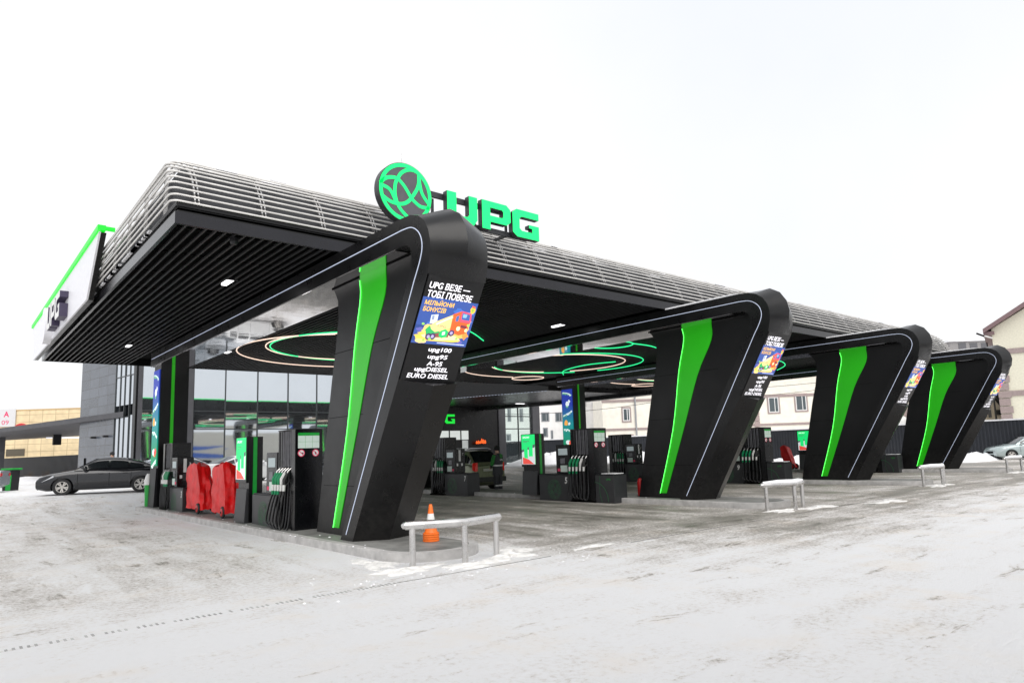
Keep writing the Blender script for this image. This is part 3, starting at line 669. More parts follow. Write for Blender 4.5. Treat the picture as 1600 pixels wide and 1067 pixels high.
CV = [[(6.25, 6.86), (6.35, 6.97), (6.48, 7.03), (6.63, 7.04), (6.75, 6.96), (6.84, 6.86), (6.95, 6.71), (7.05, 6.63), (7.18, 6.57), (7.38, 6.58)],
      [(6.65, 7.06), (6.59, 6.93), (6.575, 6.75), (6.60, 6.61), (6.66, 6.47), (6.78, 6.35), (6.92, 6.25)],
      [(6.63, 7.02), (6.72, 7.17), (6.86, 7.27), (7.00, 7.30), (7.12, 7.27)],
      [(7.13, 7.30), (7.13, 7.08), (7.09, 6.93), (6.99, 6.76), (6.88, 6.62), (6.75, 6.54), (6.6, 6.52), (6.45, 6.54), (6.29, 6.62)],
      [(7.13, 7.27), (7.15, 7.06), (7.2, 6.87), (7.29, 6.74), (7.39, 6.64)],
      [(6.26, 6.83), (6.41, 6.80), (6.49, 6.74), (6.55, 6.64), (6.60, 6.54)]]
mb = MB()
for ci, P in enumerate(CV):
    L = smoothpts([(x, z, 0) for x, z in P], 6); vs = []; d = .004+.0006*ci
    for i, p in enumerate(L):
        a = L[max(0, i-1)]; b = L[min(len(L)-1, i+1)]; t = (b-a).normalized(); q = Vector((-t.y, t.x, 0))*.036
        vs += [(p.x+q.x, YS-d-.004, p.y+q.y), (p.x-q.x, YS-d-.004, p.y-q.y)]
    mb.add(vs, [(2*i, 2*i+1, 2*i+3, 2*i+2) for i in range(len(L)-1)], GRNSIGN)
mb.build('emblem_net', dsk, fix=False)
for ch, x0, x1, z0 in (('U', 7.83, 8.62, 6.43), ('P', 8.75, 9.56, 6.44), ('G', 9.62, 10.42, 6.43)):
    mb = MB(); w_ = x1-x0; h_ = .65
    letter(mb, ch, lambda u, v, d, x0=x0, z0=z0: (x0+u, YS+.15-d, z0+v), w_, h_, 0, .15, GRNSIGN, SD)
    lt = mb.build('letter', rs, fix=False)
mb = MB(); mb.box((7.3, YS+.17, 6.93), (9.9, YS+.23, 7.05), SD); mb.box((7.2, YS+.17, 6.44), (10.2, YS+.23, 6.55), SD)
for x in (7.6, 8.7, 9.6): mb.box((x, YS+.235, 6.46), (x+.05, YS+.7, 6.52), SD); mb.box((x, YS+.235, 6.53), (x+.05, YS+.28, 6.92), SD)
mb.build('mounting_rail', rs)
mb = MB(); mb.tube([(7.13, 11.9, 7.0), (7.13, 11.9, 7.95)], .008, STEEL, 6); tag(mb.build('lightning_rod'), 'thin lightning rod sticking up behind the round emblem', 'rod')

# ================================================================ PUMPS
PB = mat('pump_black', (.0032, .0034, .0045), .25, noise=.2, nscale=4, rn=.05, spec=.4)
PG = mat('pump_grey', (.032, .033, .036), .38, noise=.15, nscale=3, spec=.4)
PCH = mat('pump_channel_grey', (.16, .16, .175), .35, noise=.2, metal=.4)
HOSE = mat('hose_rubber', (.008, .008, .009), .3, noise=.3, spec=.45)
EMB = mat('emblem_outline_green', (.03, .15, .06), .5)
NZG = mat('nozzle_green', (.0, .22, .08), .35); NZW = mat('nozzle_white', (.7, .7, .68), .35); NZB = mat('nozzle_black', (.02, .02, .02), .4)
LISTW = mat('notice_paper', (.62, .74, .68), .5, noise=.05); REDL = mat('notice_red', (.75, .03, .12), .5); INK = mat('ink', (.03, .03, .04), .6)
LCD = em('pump_screen', (.30, .35, .36), .5)

def emblem_lines(mb, f, r, m=EMB, wd=.012):
    """thin outline of the round net emblem; f maps (u, v) to the wall"""
    cx, cy = 6.83, 6.79
    curves = CV+[[(cx+.6*math.cos(a*math.pi/12), cy+.6*math.sin(a*math.pi/12)) for a in range(25)]]
    for P in curves:
        for sft in (-.055, .055):
            L = smoothpts([(x-cx, z-cy, 0) for x, z in P], 3); vs = []
            for i, p in enumerate(L):
                a = L[max(0, i-1)]; b = L[min(len(L)-1, i+1)]; t = (b-a).normalized(); q = Vector((-t.y, t.x, 0))
                c_ = p+q*sft
                for s_ in (-1, 1): e_ = (c_+q*s_*wd/r*.28)*(r/.62); vs.append(f(e_.x, e_.y))
            mb.add(vs, [(2*i, 2*i+1, 2*i+3, 2*i+2) for i in range(len(L)-1)], m)

def build_pump(num, far=False, nearbox=True):
    """local frame: x across the island (0 faces the camera's side), y along it, z up from the island top.
    near type: [near box] tower, card reader over a far box; far type is the same turned round."""
    t = thing('fuel_pump', '', 'fuel pump', (0, 0, .14), group='black fuel pumps on the islands')
    k = -1 if far else 1
    Y = lambda y: y*k          # tower spans y 0..0.95 ; far box 0.95..2.45 ; near box -0.75..0
    Bx = lambda mb, x0, y0, z0, x1, y1, z1, m: mb.box((x0, Y(y0), z0), (x1, Y(y1), z1), m)
    mb = MB(); Bx(mb, 0.03, .72, 0, .58, .95, 2.20, PB); Bx(mb, .10, .0, 0, .52, .72, 2.18, PB); Bx(mb, 0, -.03, 0, .60, .17, 2.20, PB)
    Bx(mb, .02, .0, 2.18, .58, .95, 2.205, PG); mb.build('tower', t, bevel=.008)
    mb = MB(); n5 = 5
    for i in range(n5):
        yy = .22+.15*i; Bx(mb, .03, yy, 1.42, .10, yy+.085, 2.17, PCH); Bx(mb, .025, yy+.03, 1.42, .03, yy+.055, 2.17, DARK)
    mb.build('hose_channel', t, bevel=.004)
    mb = MB(); Bx(mb, -.005, .95, 0, .57, 2.42, .80, PG); Bx(mb, .01, .97, .80, .56, 2.40, .835, DARK); Bx(mb, 0.02, .9, -.003, .55, 2.38, .02, VOID); lw = mb.build('low_cabinet', t, bevel=.01)
    mb = MB(); cc = Y(1.72 if not far else 1.45); sg_ = 1
    emblem_lines(mb, lambda u, v: (-.008, cc-u, .36+v), .28); mb.build('emblem_outline', lw, fix=False)
    if num:
        ny = Y(1.08) if not far else Y(2.30)
        mb = MB(); W_ = .105*len(num)
        o_ = (-.0095, 1.13+W_ if not far else -2.34+W_, .54)
        mb.text(num, o_, (0, -1, 0), (0, 0, 1), W_+.01, .20, WHT, .03, .12); mb.build('number', lw, fix=False)
    mb = MB(); Bx(mb, .02, 1.0, .84, .50, 1.62, 1.74, PB); hd = mb.build('card_reader', t, bevel=.012)
    mb = MB(); Bx(mb, .014, 1.10, 1.42, .02, 1.50, 1.62, LCD); Bx(mb, .010, 1.22, 1.15, .02, 1.42, 1.32, PCH); Bx(mb, .012, 1.12, .90, .02, 1.42, 1.10, LISTW)
    Bx(mb, .011, 1.44, .92, .02, 1.55, 1.0, REDL); mb.build('keypad_panel', hd)
    if far:     # the end of the reader that looks at the forecourt
        ye = Y(1.62)
        mb = MB(); mb.box((.20, ye-.005, 1.28), (.29, ye, 1.70), WHT); mb.box((.10, ye-.006, 1.10), (.17, ye, 1.20), WHT); mb.box((.31, ye-.006, 1.10), (.38, ye, 1.20), WHT); mb.box((.19, ye-.007, 1.02), (.30, ye, 1.24), PG)
        mb.text(num or '', (.36, ye-.009, 1.5), (1, 0, 0), (0, 0, 1), .05, .08, WHT); mb.build('sticker', hd, fix=False)
    # nozzles, each with its hose
    for i in range(n5):
        yy = .262+.15*i; col = NZG if i >= 2 else (NZW if i == 1 else NZB)
        if not far: pass
        mb = MB()
        mb.tube([(.05, Y(yy), 1.40), (-.02, Y(yy+.01), 1.34), (-.07, Y(yy+.03), 1.20)], [.012, .018, .02], STEEL, 8)
        mb.tube([(-.03, Y(yy+.01), 1.30), (-.085, Y(yy+.04), 1.17), (-.09, Y(yy+.05), 1.06)], [.036, .042, .03], col, 8)
        mb.tube([(-.03, Y(yy), 1.24), (.02, Y(yy), 1.14), (-.06, Y(yy+.04), 1.04)], .010, NZB, 6)
        mb.tube([(-.09, Y(yy+.05), 1.055), (-.095, Y(yy+.055), .93)], [.034, .03], NZW, 8); mb.tube([(-.095, Y(yy+.055), .93), (-.098, Y(yy+.06), .85)], [.034, .026], NZG if i >= 2 else NZB, 8)
        nz_ = mb.build('nozzle', t, smooth=40)
        mb = MB(); lo = .10+.02*i; dr = .35 if (nearbox or far) else 1
        P = smoothpts([(-.098, Y(yy+.06), .86), (-.12, Y(yy+(.11+.025*i)*dr), .60), (-.13, Y(yy+(.20+.03*i)*dr), .28), (-.12, Y(yy+.12*dr), lo), (-.07, Y(yy-.02), .09+.015*i), (-.02, Y(yy-.04), .30), (.03, Y(yy), .7), (.07, Y(yy), 1.43)], 5)
        mb.tube(P, .021, HOSE, 7); mb.build('hose', t, smooth=60)
    # notice panel on the end that faces the forecourt
    ye = -.032 if not far else Y(.955)-.0
    if not far:
        mb = MB(); mb.box((.06, ye-.004, 1.80), (.52, ye, 2.10), LISTW); mb.box((.06, ye-.007, 2.06), (.52, ye-.0042, 2.12), GRNP)
        for a in range(1, 3): mb.box((.06+.153*a, ye-.006, 1.80), (.064+.153*a, ye-.0045, 2.055), GRNP)
        mb.box((.06, ye-.0062, 1.93), (.52, ye-.0045, 1.934), GRNP); pn = mb.build('notice_panel', t)
        for cx_ in (.13, .44):
            mb = MB(); n_ = 20
            mb.add([(cx_+.075*math.cos(6.2832*i/n_), ye-.004, 1.70+.075*math.sin(6.2832*i/n_)) for i in range(n_)], [tuple(range(n_))], WHT)
            vs = [(cx_+q_*math.cos(6.2832*i/n_), ye-.006, 1.70+q_*math.sin(6.2832*i/n_)) for q_ in (.075, .06) for i in range(n_)]
            mb.add(vs, [(i, (i+1) % n_, n_+(i+1) % n_, n_+i) for i in range(n_)], REDL)
            mb.poly([(cx_-.05, ye-.007, 1.74), (cx_-.04, ye-.007, 1.75), (cx_+.05, ye-.007, 1.66), (cx_+.04, ye-.007, 1.65)], REDL)
            if cx_ < .2: mb.poly([(cx_-.01, ye-.0065, 1.70), (cx_+.045, ye-.0065, 1.715), (cx_+.045, ye-.0065, 1.68), (cx_+.01, ye-.0065, 1.685)], INK)
            else: mb.poly([(cx_-.02, ye-.0065, 1.67), (cx_-.005, ye-.0065, 1.735), (cx_+.02, ye-.0065, 1.70), (cx_+.015, ye-.0065, 1.67)], INK)
            mb.build('warning_sign', t, fix=False)
    if nearbox and not far:
        mb = MB(); Bx(mb, .0, -.78, 0, .57, -.05, .80, PG); Bx(mb, .01, -.77, .80, .56, -.06, .835, DARK); nb = mb.build('low_cabinet', t, bevel=.01)
        mb = MB()
        for r0 in (.55, .56):
            P = [(-.006, -.05-r0*math.cos(a)*.9, .04+r0*math.sin(a)) for a in [math.pi/2*i/10 for i in range(11)]]
            mb.tube(P, .004, EMB, 4)
        mb.tube([(-.006, -.30, .02), (-.006, -.22, .3), (-.006, -.25, .78)], .004, EMB, 4)
        mb.text('UPG', (-.007, -.50, .66), (0, -1, 0), (0, 0, 1), .16, .05, GRNP, .02); mb.build('emblem_outline', nb, fix=False)
        mb = MB(); mb.obox((.06, -.75, .836), (.42, 0, 0), (0, .5, 0), (0, 0, .02), SNOW); mb.build('snow_patch', nb)
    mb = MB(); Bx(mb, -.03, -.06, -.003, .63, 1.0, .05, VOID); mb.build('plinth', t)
    return t
PX = [5.60, 14.90, 24.62, 34.1]
def put(t, k, y, label): t.location = (PX[k], y, .14); t['label'] = label; return t
put(build_pump('', False, False), 0, 13.72, 'large black pump with five nozzles directly behind the nearest slanted pillar')
put(build_pump('3', True, False), 0, 24.45, 'black pump numbered 3 at the left end of the nearest island')
put(build_pump('5'), 1, 14.1, 'black pump numbered 5 on the second island, left of the second slanted pillar')
put(build_pump('7', True), 1, 22.9, 'black pump numbered 7 beside the olive car')
put(build_pump('9'), 2, 14.1, 'black pump numbered 9 seen between the second and third slanted pillars')
put(build_pump('11', True), 2, 22.2, 'black pump numbered 11 behind pump 5')
put(build_pump(''), 3, 13.6, 'black pump on the farthest island, glimpsed between the last two slanted pillars')

# ---- payment kiosks
def build_kiosk():
    t = thing('payment_kiosk', '', 'payment terminal', (5.5, 16.4, .14), group='payment kiosks with green screens')
    prof = [(.80, 0), (.80, .80), (.62, 1.0), (.74, 1.05), (.74, 2.02), (0, 2.02), (0, .85), (-.06, .0)]
    mb = MB(); mb.prism([(.0, 0), (.72, 0), (.72, .82), (.72, 2.0), (0.0, 2.0)], BLK, lambda y, z: (5.5+.10, 16.4+y, .14+z), lambda y, z: (5.5+.42, 16.4+y, .14+z))
    mb.prism([(.0, 0), (.72, 0), (.72, .78), (.0, .78)], PG, lambda y, z: (5.5+(.0 if z < .1 else .05), 16.4+y, .14+z), lambda y, z: (5.599, 16.4+y, .14+z))
    mb.obox((5.535, 16.4, 1.06), (.064, 0, 0), (0, .74, 0), (0, 0, 1.08), BLK); mb.build('housing', t, bevel=.008)
    mb = MB(); mb.box((5.528, 16.44, 1.14), (5.536, 17.1, 2.12), em('kiosk_green', (.01, .75, .18), .85))
    mb.poly([(5.526, 17.1, 1.62), (5.526, 16.44, 1.80), (5.526, 16.44, 1.14), (5.526, 17.1, 1.14)], em('kiosk_pale', (.62, .66, .68), .8))
    mb.poly([(5.5255, 17.1, 1.62), (5.5255, 16.44, 1.80), (5.5255, 16.44, 1.70), (5.5255, 17.1, 1.54)], em('kiosk_dark', (.08, .09, .12), .8))
    for (a, b, c_, d) in ((.12, .30, .20, .55), (.36, .55, .26, .62)): mb.poly([(5.5245, 17.1-a, 1.14+c_), (5.5245, 17.1-b, 1.14+c_), (5.5245, 17.1-b, 1.14+d), (5.5245, 17.1-a, 1.14+d)], em('kiosk_green', (.01, .75, .18), .85))
    mb.poly([(5.524, 17.05, 1.15), (5.524, 16.5, 1.15), (5.524, 16.75, 1.30), (5.524, 17.05, 1.38)], em('kiosk_red', (.75, .08, .06), .8))
    mb.text('UPG PAY', (5.525, 17.03, 2.0), (0, -1, 0), (0, 0, 1), .34, .06, TXT, .02, .1)
    mb.box((5.525, 16.7, 1.90), (5.5265, 17.03, 1.915), em('kiosk_dark', (.08, .09, .12), .8)); mb.box((5.525, 16.8, 1.86), (5.5265, 17.03, 1.875), em('kiosk_dark', (.08, .09, .12), .8)); mb.build('screen', t, fix=False)
    mb = MB(); mb.box((5.69, 16.388, .16), (5.78, 16.4, 2.13), GRNP); mb.build('green_stripe', t)
    return t
ks = build_kiosk(); ks['label'] = 'payment kiosk with green screen on the nearest island, right of the red covers'
dup(ks, (14.92, 16.7, .14), 'payment kiosk with green screen beside the attendant in dark uniform')
dup(ks, (24.6, 16.9, .14), 'payment kiosk on the third island, mostly hidden behind the second slanted pillar')
dup(ks, (34.1, 16.9, .14), 'payment kiosk with green screen peeking out left of the third slanted pillar')

# ---- extinguisher trolleys under red covers
def red_cover(name, x, y, h, wd, lean, seed, label, z0=.14, tilt=0):
    rnd = random.Random(seed); t = thing(name, label, 'covered trolley', (x, y, z0), group='fire extinguisher trolleys under red covers')
    mb = MB(); nz_, n = 16, 40; vs = []
    ph = [rnd.uniform(0, 6.3) for _ in range(6)]
    for j in range(nz_+1):
        q = j/nz_; z = .12+q*(h-.12)
        for i in range(n):
            a = 2*math.pi*i/n; c_, s_ = math.cos(a), math.sin(a)
            ax = .22*(1-.12*q); ay = wd*(1 if q < .5 else 1-.30*((q-.5)/.5)**1.2)
            sq = 1/max(abs(c_), abs(s_))**.85
            fold = 1+.045*math.sin(6*a+ph[0]+q*3)+.03*math.sin(11*a+ph[1]-q*7)+.04*math.sin(3*a+q*15+ph[2])+.03*abs(math.sin(5*a-q*19+ph[5]))
            if q > .93: sq *= 1-.12*(q-.93)/.07
            vs.append((x+ax*c_*sq*fold, y+ay*s_*sq*fold+lean*q, z0+z+.035*math.sin(2*a+ph[3])*(q**2)*(1 if j < nz_ else 1.6)+.012*math.sin(9*a+ph[4]+q*20)))
    fs = [(j*n+i, j*n+(i+1) % n, (j+1)*n+(i+1) % n, (j+1)*n+i) for j in range(nz_) for i in range(n)]+[tuple(range(nz_*n, (nz_+1)*n))]
    mb.add(vs, fs, REDC); mb.tube([(x, y-.06+lean, z0+h-.02), (x+.02, y+lean, z0+h+.035), (x, y+.1+lean, z0+h-.01)], .04, REDC, 8); mb.build('cover', t, smooth=50)
    for yy in (-wd*.75,):
        for xx in (-.23, .20):
            w_ = MB(); w_.lathe([(.05, 0), (.135, .005), (.15, .02), (.15, .05), (.135, .065), (.05, .07)], RUB, (x+xx-.035, y+yy, z0+.15), 0, 24); wh = w_.build('wheel', t, smooth=40)
            w_ = MB(); w_.lathe([(.085, 0), (.10, .006), (.10, .084), (.085, .09)], RED, (x+xx-.045, y+yy, z0+.15), 0, 16); w_.lathe([(.03, -.01), (.03, .10)], RUB, (x+xx-.045, y+yy, z0+.15), 0, 10); w_.build('hub', wh, smooth=40)
    mb = MB(); mb.tube([(x+.1, y-.2, z0+.16), (x+.12, y-wd*1.35, z0+.02)], .02, RED, 8); mb.build('drawbar', t)
    return t
red_cover('covered_extinguisher', 5.86, 21.1, 1.36, .72, .35, 4, 'left of the two red covered trolleys on the nearest island')
red_cover('covered_extinguisher', 5.84, 18.75, 1.36, .58, .18, 9, 'right of the two red covered trolleys, against the payment kiosk')
t = red_cover('covered_extinguisher', 34.9, 18.5, 1.22, .24, .30, 12, 'small red covered trolley left of the third slanted pillar')
def extinguisher(x, y, label):
    t = thing('fire_extinguisher', label, 'fire extinguisher', (x, y, .14), group='small red fire extinguishers')
    mb = MB(); mb.lathe([(.07, 0), (.085, .02), (.085, .42), (.06, .50), (.03, .53)], RED, (x, y, .14), 2, 20); mb.build('cylinder', t, smooth=50)
    mb = MB(); mb.lathe([(.03, .53), (.03, .58)], DARK, (x, y, .14), 2, 10); mb.box((x-.015, y-.1, .72), (x+.015, y+.02, .745), DARK); mb.tube([(x, y+.02, .70), (x+.02, y+.12, .6), (x+.02, y+.11, .3)], .012, RUB, 6); mb.build('valve', t)
extinguisher(16.02, 13.28, 'red extinguisher at the back of the second slanted pillar base')
extinguisher(34.8, 13.3, 'red extinguisher at the back of the farthest slanted pillar base')

# ---- bollard rails
def build_rail():
    t = thing('bollard_rail', '', 'guard rail', (5.88, 8.25, 0), group='steel guard rails at the island ends')
    A, B, C_ = (5.20, 8.50), (5.86, 8.15), (6.58, 8.33); H = .60
    for (x, y) in (A, B, C_):
        mb = MB(); mb.lathe([(.045, -.02), (.045, H-.02)], STEEL, (x, y, 0), 2, 20); mb.build('post', t, smooth=40)
    mb = MB(); e0 = Vector((*A, H))+(Vector((*A, H))-Vector((*B, H))).normalized()*.10; e1 = Vector((*C_, H))+(Vector((*C_, H))-Vector((*B, H))).normalized()*.06
    P = [e0, Vector((*A, H)), Vector((*B, H)), Vector((*C_, H)), e1]
    mb.tube([e0, Vector((*B, H)), e1], .062, STEEL, 20)
    for e in (e0, e1): mb.lathe([(.001, -.05), (.035, -.045), (.055, -.02), (.062, 0), (.055, .02), (.035, .045), (.001, .05)], STEEL, e, 2, 16)
    mb.build('top_rail', t, smooth=50)
    return t
br = build_rail(); br['label'] = 'bent steel guard rail in front of the orange cone'
SN2 = []
for k, dx in ((1, 9.66), (2, 19.45), (3, 28.8)):
    c = dup(br, (5.88+dx, 8.25+.05, 0), f'snow topped steel guard rail at the {ORD[k]} island end')
    mb = MB(); A = Vector((5.14+dx, 8.58, .655)); B = Vector((5.86+dx, 8.20, .655)); C_ = Vector((6.62+dx, 8.38, .655))
    mb.tube([A, (A+B)/2+Vector((0, 0, .008)), B, (B+C_)/2+Vector((0, 0, .006)), C_], [.03, .055, .06, .055, .03], SNOW, 10)
    mb.build('snow_cap', c, smooth=60)

# ---- traffic cone
t = thing('traffic_cone', 'orange traffic cone with white band behind the nearest guard rail', 'traffic cone', (6.42, 9.9, .14))
OR = mat('cone_orange', (.85, .16, .01), .45, noise=.08)
mb = MB()
for i in range(4): mb.lathe([(.135, .0), (.14, .012), (.135, .03), (.12, .034)], OR, (6.42, 9.9, .14+i*.036), 2, 28)
mb.build('stacked_base', t, smooth=40)
mb = MB(); mb.lathe([(.118, .145), (.10, .17), (.092, .25), (.068, .335)], OR, (6.42, 9.9, .14), 2, 28); mb.lathe([(.051, .455), (.028, .60), (.022, .61)], OR, (6.42, 9.9, .14), 2, 28); mb.build('cone_body', t, smooth=40)
mb = MB(); mb.lathe([(.069, .334), (.052, .456)], WHT, (6.42, 9.9, .14), 2, 28); mb.build('white_band', t, smooth=40)

# ================================================================ SHOP BUILDING
WT = tiles('dark_cladding_tiles', (.075, .085, .105), (.02, .02, .024), 1.55, .62, .22, 'XZ', .22, .02)
WT2 = mat('pilaster_grey', (.055, .055, .062), .6, noise=.15, nscale=1.5)
sh = thing('shop_building', 'dark station shop with a mirrored glass front and green letters behind the canopy', 'building', (24, 44, .3))
G0 = .36; XA, XB = 8.61, 39.87; ZT = 9.2; YF = 44.0
mb = MB()
mb.box((22.0, YF, G0-.4), (35.3, YF+.5, ZT), BLK); mb.box((8.7, YF+8, G0-.4), (35.3, YF+8.4, ZT), WT2); mb.box((8.7, YF+.3, ZT-.25), (35.3, YF+8.4, ZT), DARK); mb.box((34.9, YF+.5, G0-.4), (35.3, YF+8, ZT-.25), BLK)
mb.build('wall', sh)
mb = MB(); mb.box((11.02, YF-.12, G0-.4), (11.6, YF+.3, ZT), WT2); mb.box((8.62, YF-.05, G0-.4), (8.86, YF+.3, ZT), WT2); mb.build('pilaster', sh)
mb = MB(); mb.box((35.3, YF-.1, G0-.4), (36.02, YF+.35, ZT), WT2); mb.build('pilaster', sh)
mb = MB(); mb.box((39.08, YF-.1, G0-.4), (39.9, YF+.35, ZT), WT2); mb.build('pilaster', sh)
xs = [8.86, 11.02]+[11.6+.0]+[13.5+2.0*i for i in range(5)]
panes = [(8.86, 11.02)]+list(zip([11.6, 13.5, 15.5, 17.5, 19.5], [13.5, 15.5, 17.5, 19.5, 22.0]))
zz = [G0-.3, 1.25, 3.53, 4.64, ZT]
rnd = random.Random(8)
for a, b in panes:
    for z0, z1 in zip(zz, zz[1:]):
        ty = rnd.uniform(-.012, .012); tz = rnd.uniform(-.010, .010)
        mb = MB(); mb.add([(a+.02, YF+.05, z0+.02), (b-.02, YF+.05+ty, z0+.02), (b-.02, YF+.05+ty+tz, z1-.02), (a+.02, YF+.05+tz, z1-.02)], [(0, 1, 2, 3)], GLOW); mb.build('glass_pane', sh, fix=False)
mb = MB()
for x in (11.63, 13.5, 15.5, 17.5, 19.5, 21.5): mb.box((x-.03, YF-.01, G0-.3), (x+.03, YF+.12, ZT), MULL)
for z in (1.25, 3.53, 4.64): mb.box((8.86, YF+.0, z-.03), (11.02, YF+.11, z+.03), MULL); mb.box((11.66, YF+.0, z-.03), (22, YF+.11, z+.03), MULL)
mb.build('mullion', sh)
# see-through glass bay at the right
CLG = bpy.data.materials.new('clear_glass'); CLG.use_nodes = True
nt = CLG.node_tree; nt.nodes.clear(); o_ = nt.nodes.new('ShaderNodeOutputMaterial'); mxs = nt.nodes.new('ShaderNodeMixShader'); tr = nt.nodes.new('ShaderNodeBsdfTransparent'); gl = nt.nodes.new('ShaderNodeBsdfGlossy'); gl.inputs['Roughness'].default_value = .03; tr.inputs[0].default_value = (.82, .88, .86, 1)
mxs.inputs[0].default_value = .06; nt.links.new(tr.outputs[0], mxs.inputs[1]); nt.links.new(gl.outputs[0], mxs.inputs[2]); nt.links.new(mxs.outputs[0], o_.inputs[0])
for a, b in ((36.05, 37.5), (37.56, 39.05)):
    mb = MB(); mb.box((a, YF+.05, .5), (b, YF+.07, 6.4), CLG); mb.build('glass_pane', sh)
mb = MB(); mb.box((37.5, YF, .3), (37.56, YF+.12, 6.4), MULL)
for z in (.5, 3.45, 4.5, 6.4): mb.box((36.02, YF+.005, z-.04), (37.5, YF+.115, z+.04), MULL); mb.box((37.56, YF+.005, z-.04), (39.08, YF+.115, z+.04), MULL)
mb.build('mullion', sh)
# green letters on the black wall, ribbon window, door
for ch, x0 in (('U', 27.3), ('P', 28.6), ('G', 29.9)):
    mb = MB(); letter(mb, ch, lambda u, v, d, x0=x0: (x0+u, YF-.02-d, 3.88+v), .93, .72, 0, .12, em('shop_sign_green', (.01, .75, .05), .9), SD); mb.build('letter', sh, fix=False)
LITW = em('lit_window', (.62, .66, .63), .8)
for a, b in ((29.3, 30.3), (30.4, 31.4), (31.5, 32.2)):
    mb = MB(); mb.box((a, YF-.03, 2.62+.0), (b, YF-.002, 3.32), LITW); w_ = mb.build('window', sh)
    mb = MB(); mb.box((a-.04, YF-.06, 2.58), (a, YF-.002, 3.36), MULL); mb.box((a, YF-.06, 3.32), (b, YF-.002, 3.36), MULL); mb.build('frame', w_)
mb = MB(); mb.box((31.55, YF-.03, .4), (32.15, YF-.002, 2.56), em('lit_door', (.50, .53, .52), .55)); d_ = mb.build('door', sh)
mb = MB(); mb.box((31.50, YF-.06, .4), (31.55, YF-.002, 2.6), MULL); mb.box((32.15, YF-.06, .4), (32.2, YF-.002, 2.6), MULL); mb.build('frame', d_)
mb = MB()
rnd = random.Random(4)
for i in range(6):
    x = 32.85+i*.17; h_ = rnd.uniform(.22, .42); mb.lathe([(.02, 0), (.085, .06), (.07, h_*.6), (.01, h_)], em('amber_lamp', (1, .13, .02), 1.0), (x, YF-.25, 2.26+rnd.uniform(-.03, .05)), 2, 7)
mb.build('amber_display', sh)
mb = MB(); mb.box((32.75, YF-.34, 2.2), (33.85, YF-.004, 2.24), DARK); mb.build('shelf', sh)

# corner tower: glass then dark tiles, running back to the left
D = Vector((-.1616, .9869, 0)); N_ = Vector((-.9869, -.1616, 0)); K0 = Vector((8.58, 44.0, 0))
tw = thing('corner_tower', 'dark tiled tower with a narrow mirrored glass corner left of the shop front', 'building', (8.58, 44, .3)); tw.rotation_euler = (0, 0, math.atan2(D.y, D.x))
def lt(mb, a, b, m): mb.box(a, b, m)
# local: x along D, y = left normal of D (away from us is -y?)
mb = MB(); mb.box((3.35, -6, -.3), (9.4, .0, 9.3), WT); mb.build('wall', tw, world=False)
mb = MB(); mb.box((.05, -.12, -.3), (.45, .06, 9.3), BLK); mb.build('corner_post', tw, world=False)
xs = [.45, 1.15, 1.9, 2.6, 3.35]
for a, b in zip(xs, xs[1:]):
    for z0, z1 in ((-.2, 1.1), (1.1, 4.15), (4.75, 6.5), (6.5, 9.3)):
        ty = rnd.uniform(-.01, .01); mb = MB(); mb.add([(a+.02, -.03, z0+.02), (b-.02, -.03+ty, z0+.02), (b-.02, -.03+ty, z1-.02), (a+.02, -.03, z1-.02)], [(0, 1, 2, 3)], GLOW); mb.build('glass_pane', tw, world=False, fix=False)
mb = MB()
for x in xs[1:]: mb.box((x-.03, -.1, -.2), (x+.03, .015, 9.3), MULL)
for z in (1.1, 6.5): mb.box((.45, -.1, z-.03), (3.3, .01, z+.03), MULL)
mb.build('mullion', tw, world=False)
mb = MB(); mb.box((7.9, 0, .0), (8.25, .02, 1.75), VOID); mb.build('door_slot', tw, world=False)
for x in (4.2, 6.3): 
    mb = MB(); mb.box((x, .0, 2.95), (x+.22, .28, 3.07), DARK); mb.build('wall_lamp', tw, world=False)

# carport roof to the left of the tower
ct = thing('carport', 'flat dark carport roof on a grey post, left of the tiled tower', 'carport', (4, 50, .4))
e0 = at(213, 664, 46.6); z_ = 4.35
def onz(px, py, z):
    p = CF+CR*((px-CX)/F)-CU*((py-CY)/F); return CP+p*((z-CP.z)/p.z)
A = Vector((8.2, 45.6, z_)); B = onz(-14, 677, z_); Bf = onz(-14, 689, z_); Af = A+(Bf-B)*1.0; Am = onz(128, 677, z_)
mb = MB(); mb.prism([(A.x, A.y), (B.x, B.y), (Bf.x, Bf.y), (Am.x+.8, Am.y+6)], WT2, lambda x, y: (x, y, z_), lambda x, y: (x, y, z_+.32)); mb.build('roof', ct)
p = onz(4, 683, z_); mb = MB(); mb.box((p.x-.22, p.y-.22, .1), (p.x+.22, p.y+.22, z_-.002), WT2); mb.build('post', ct)
p = onz(82, 683, z_); mb = MB(); mb.box((p.x-.5, p.y-.1, z_-.10), (p.x+2.2, p.y+.1, z_-.003), em('strip_lamp', (.75, .78, .9), .8)); mb.build('strip_light', ct)
mb = MB(); p = onz(89, 686, z_-.4); mb.box((p.x-.3, p.y-.3, z_-.9), (p.x+.3, p.y+.3, z_-.003), DARK); mb.build('hanging_box', ct)

# ================================================================ BACKGROUND
def frame_thing(name, label, cat, px, d, group=None):
    """a building squarely facing the camera's side: origin at pixel column px, distance d; local x to the right, z up"""
    p = at(px, 734.3-.0356*px, d); return thing(name, label, cat, (p.x, p.y, 0), math.atan2(CR.y, CR.x), group)
def mx_(px, d, px0): return (px-px0)/F*d           # metres to the right of px0
def mz(px, py, d): return 1.6+((734.3-.0356*px)-py)/F*d
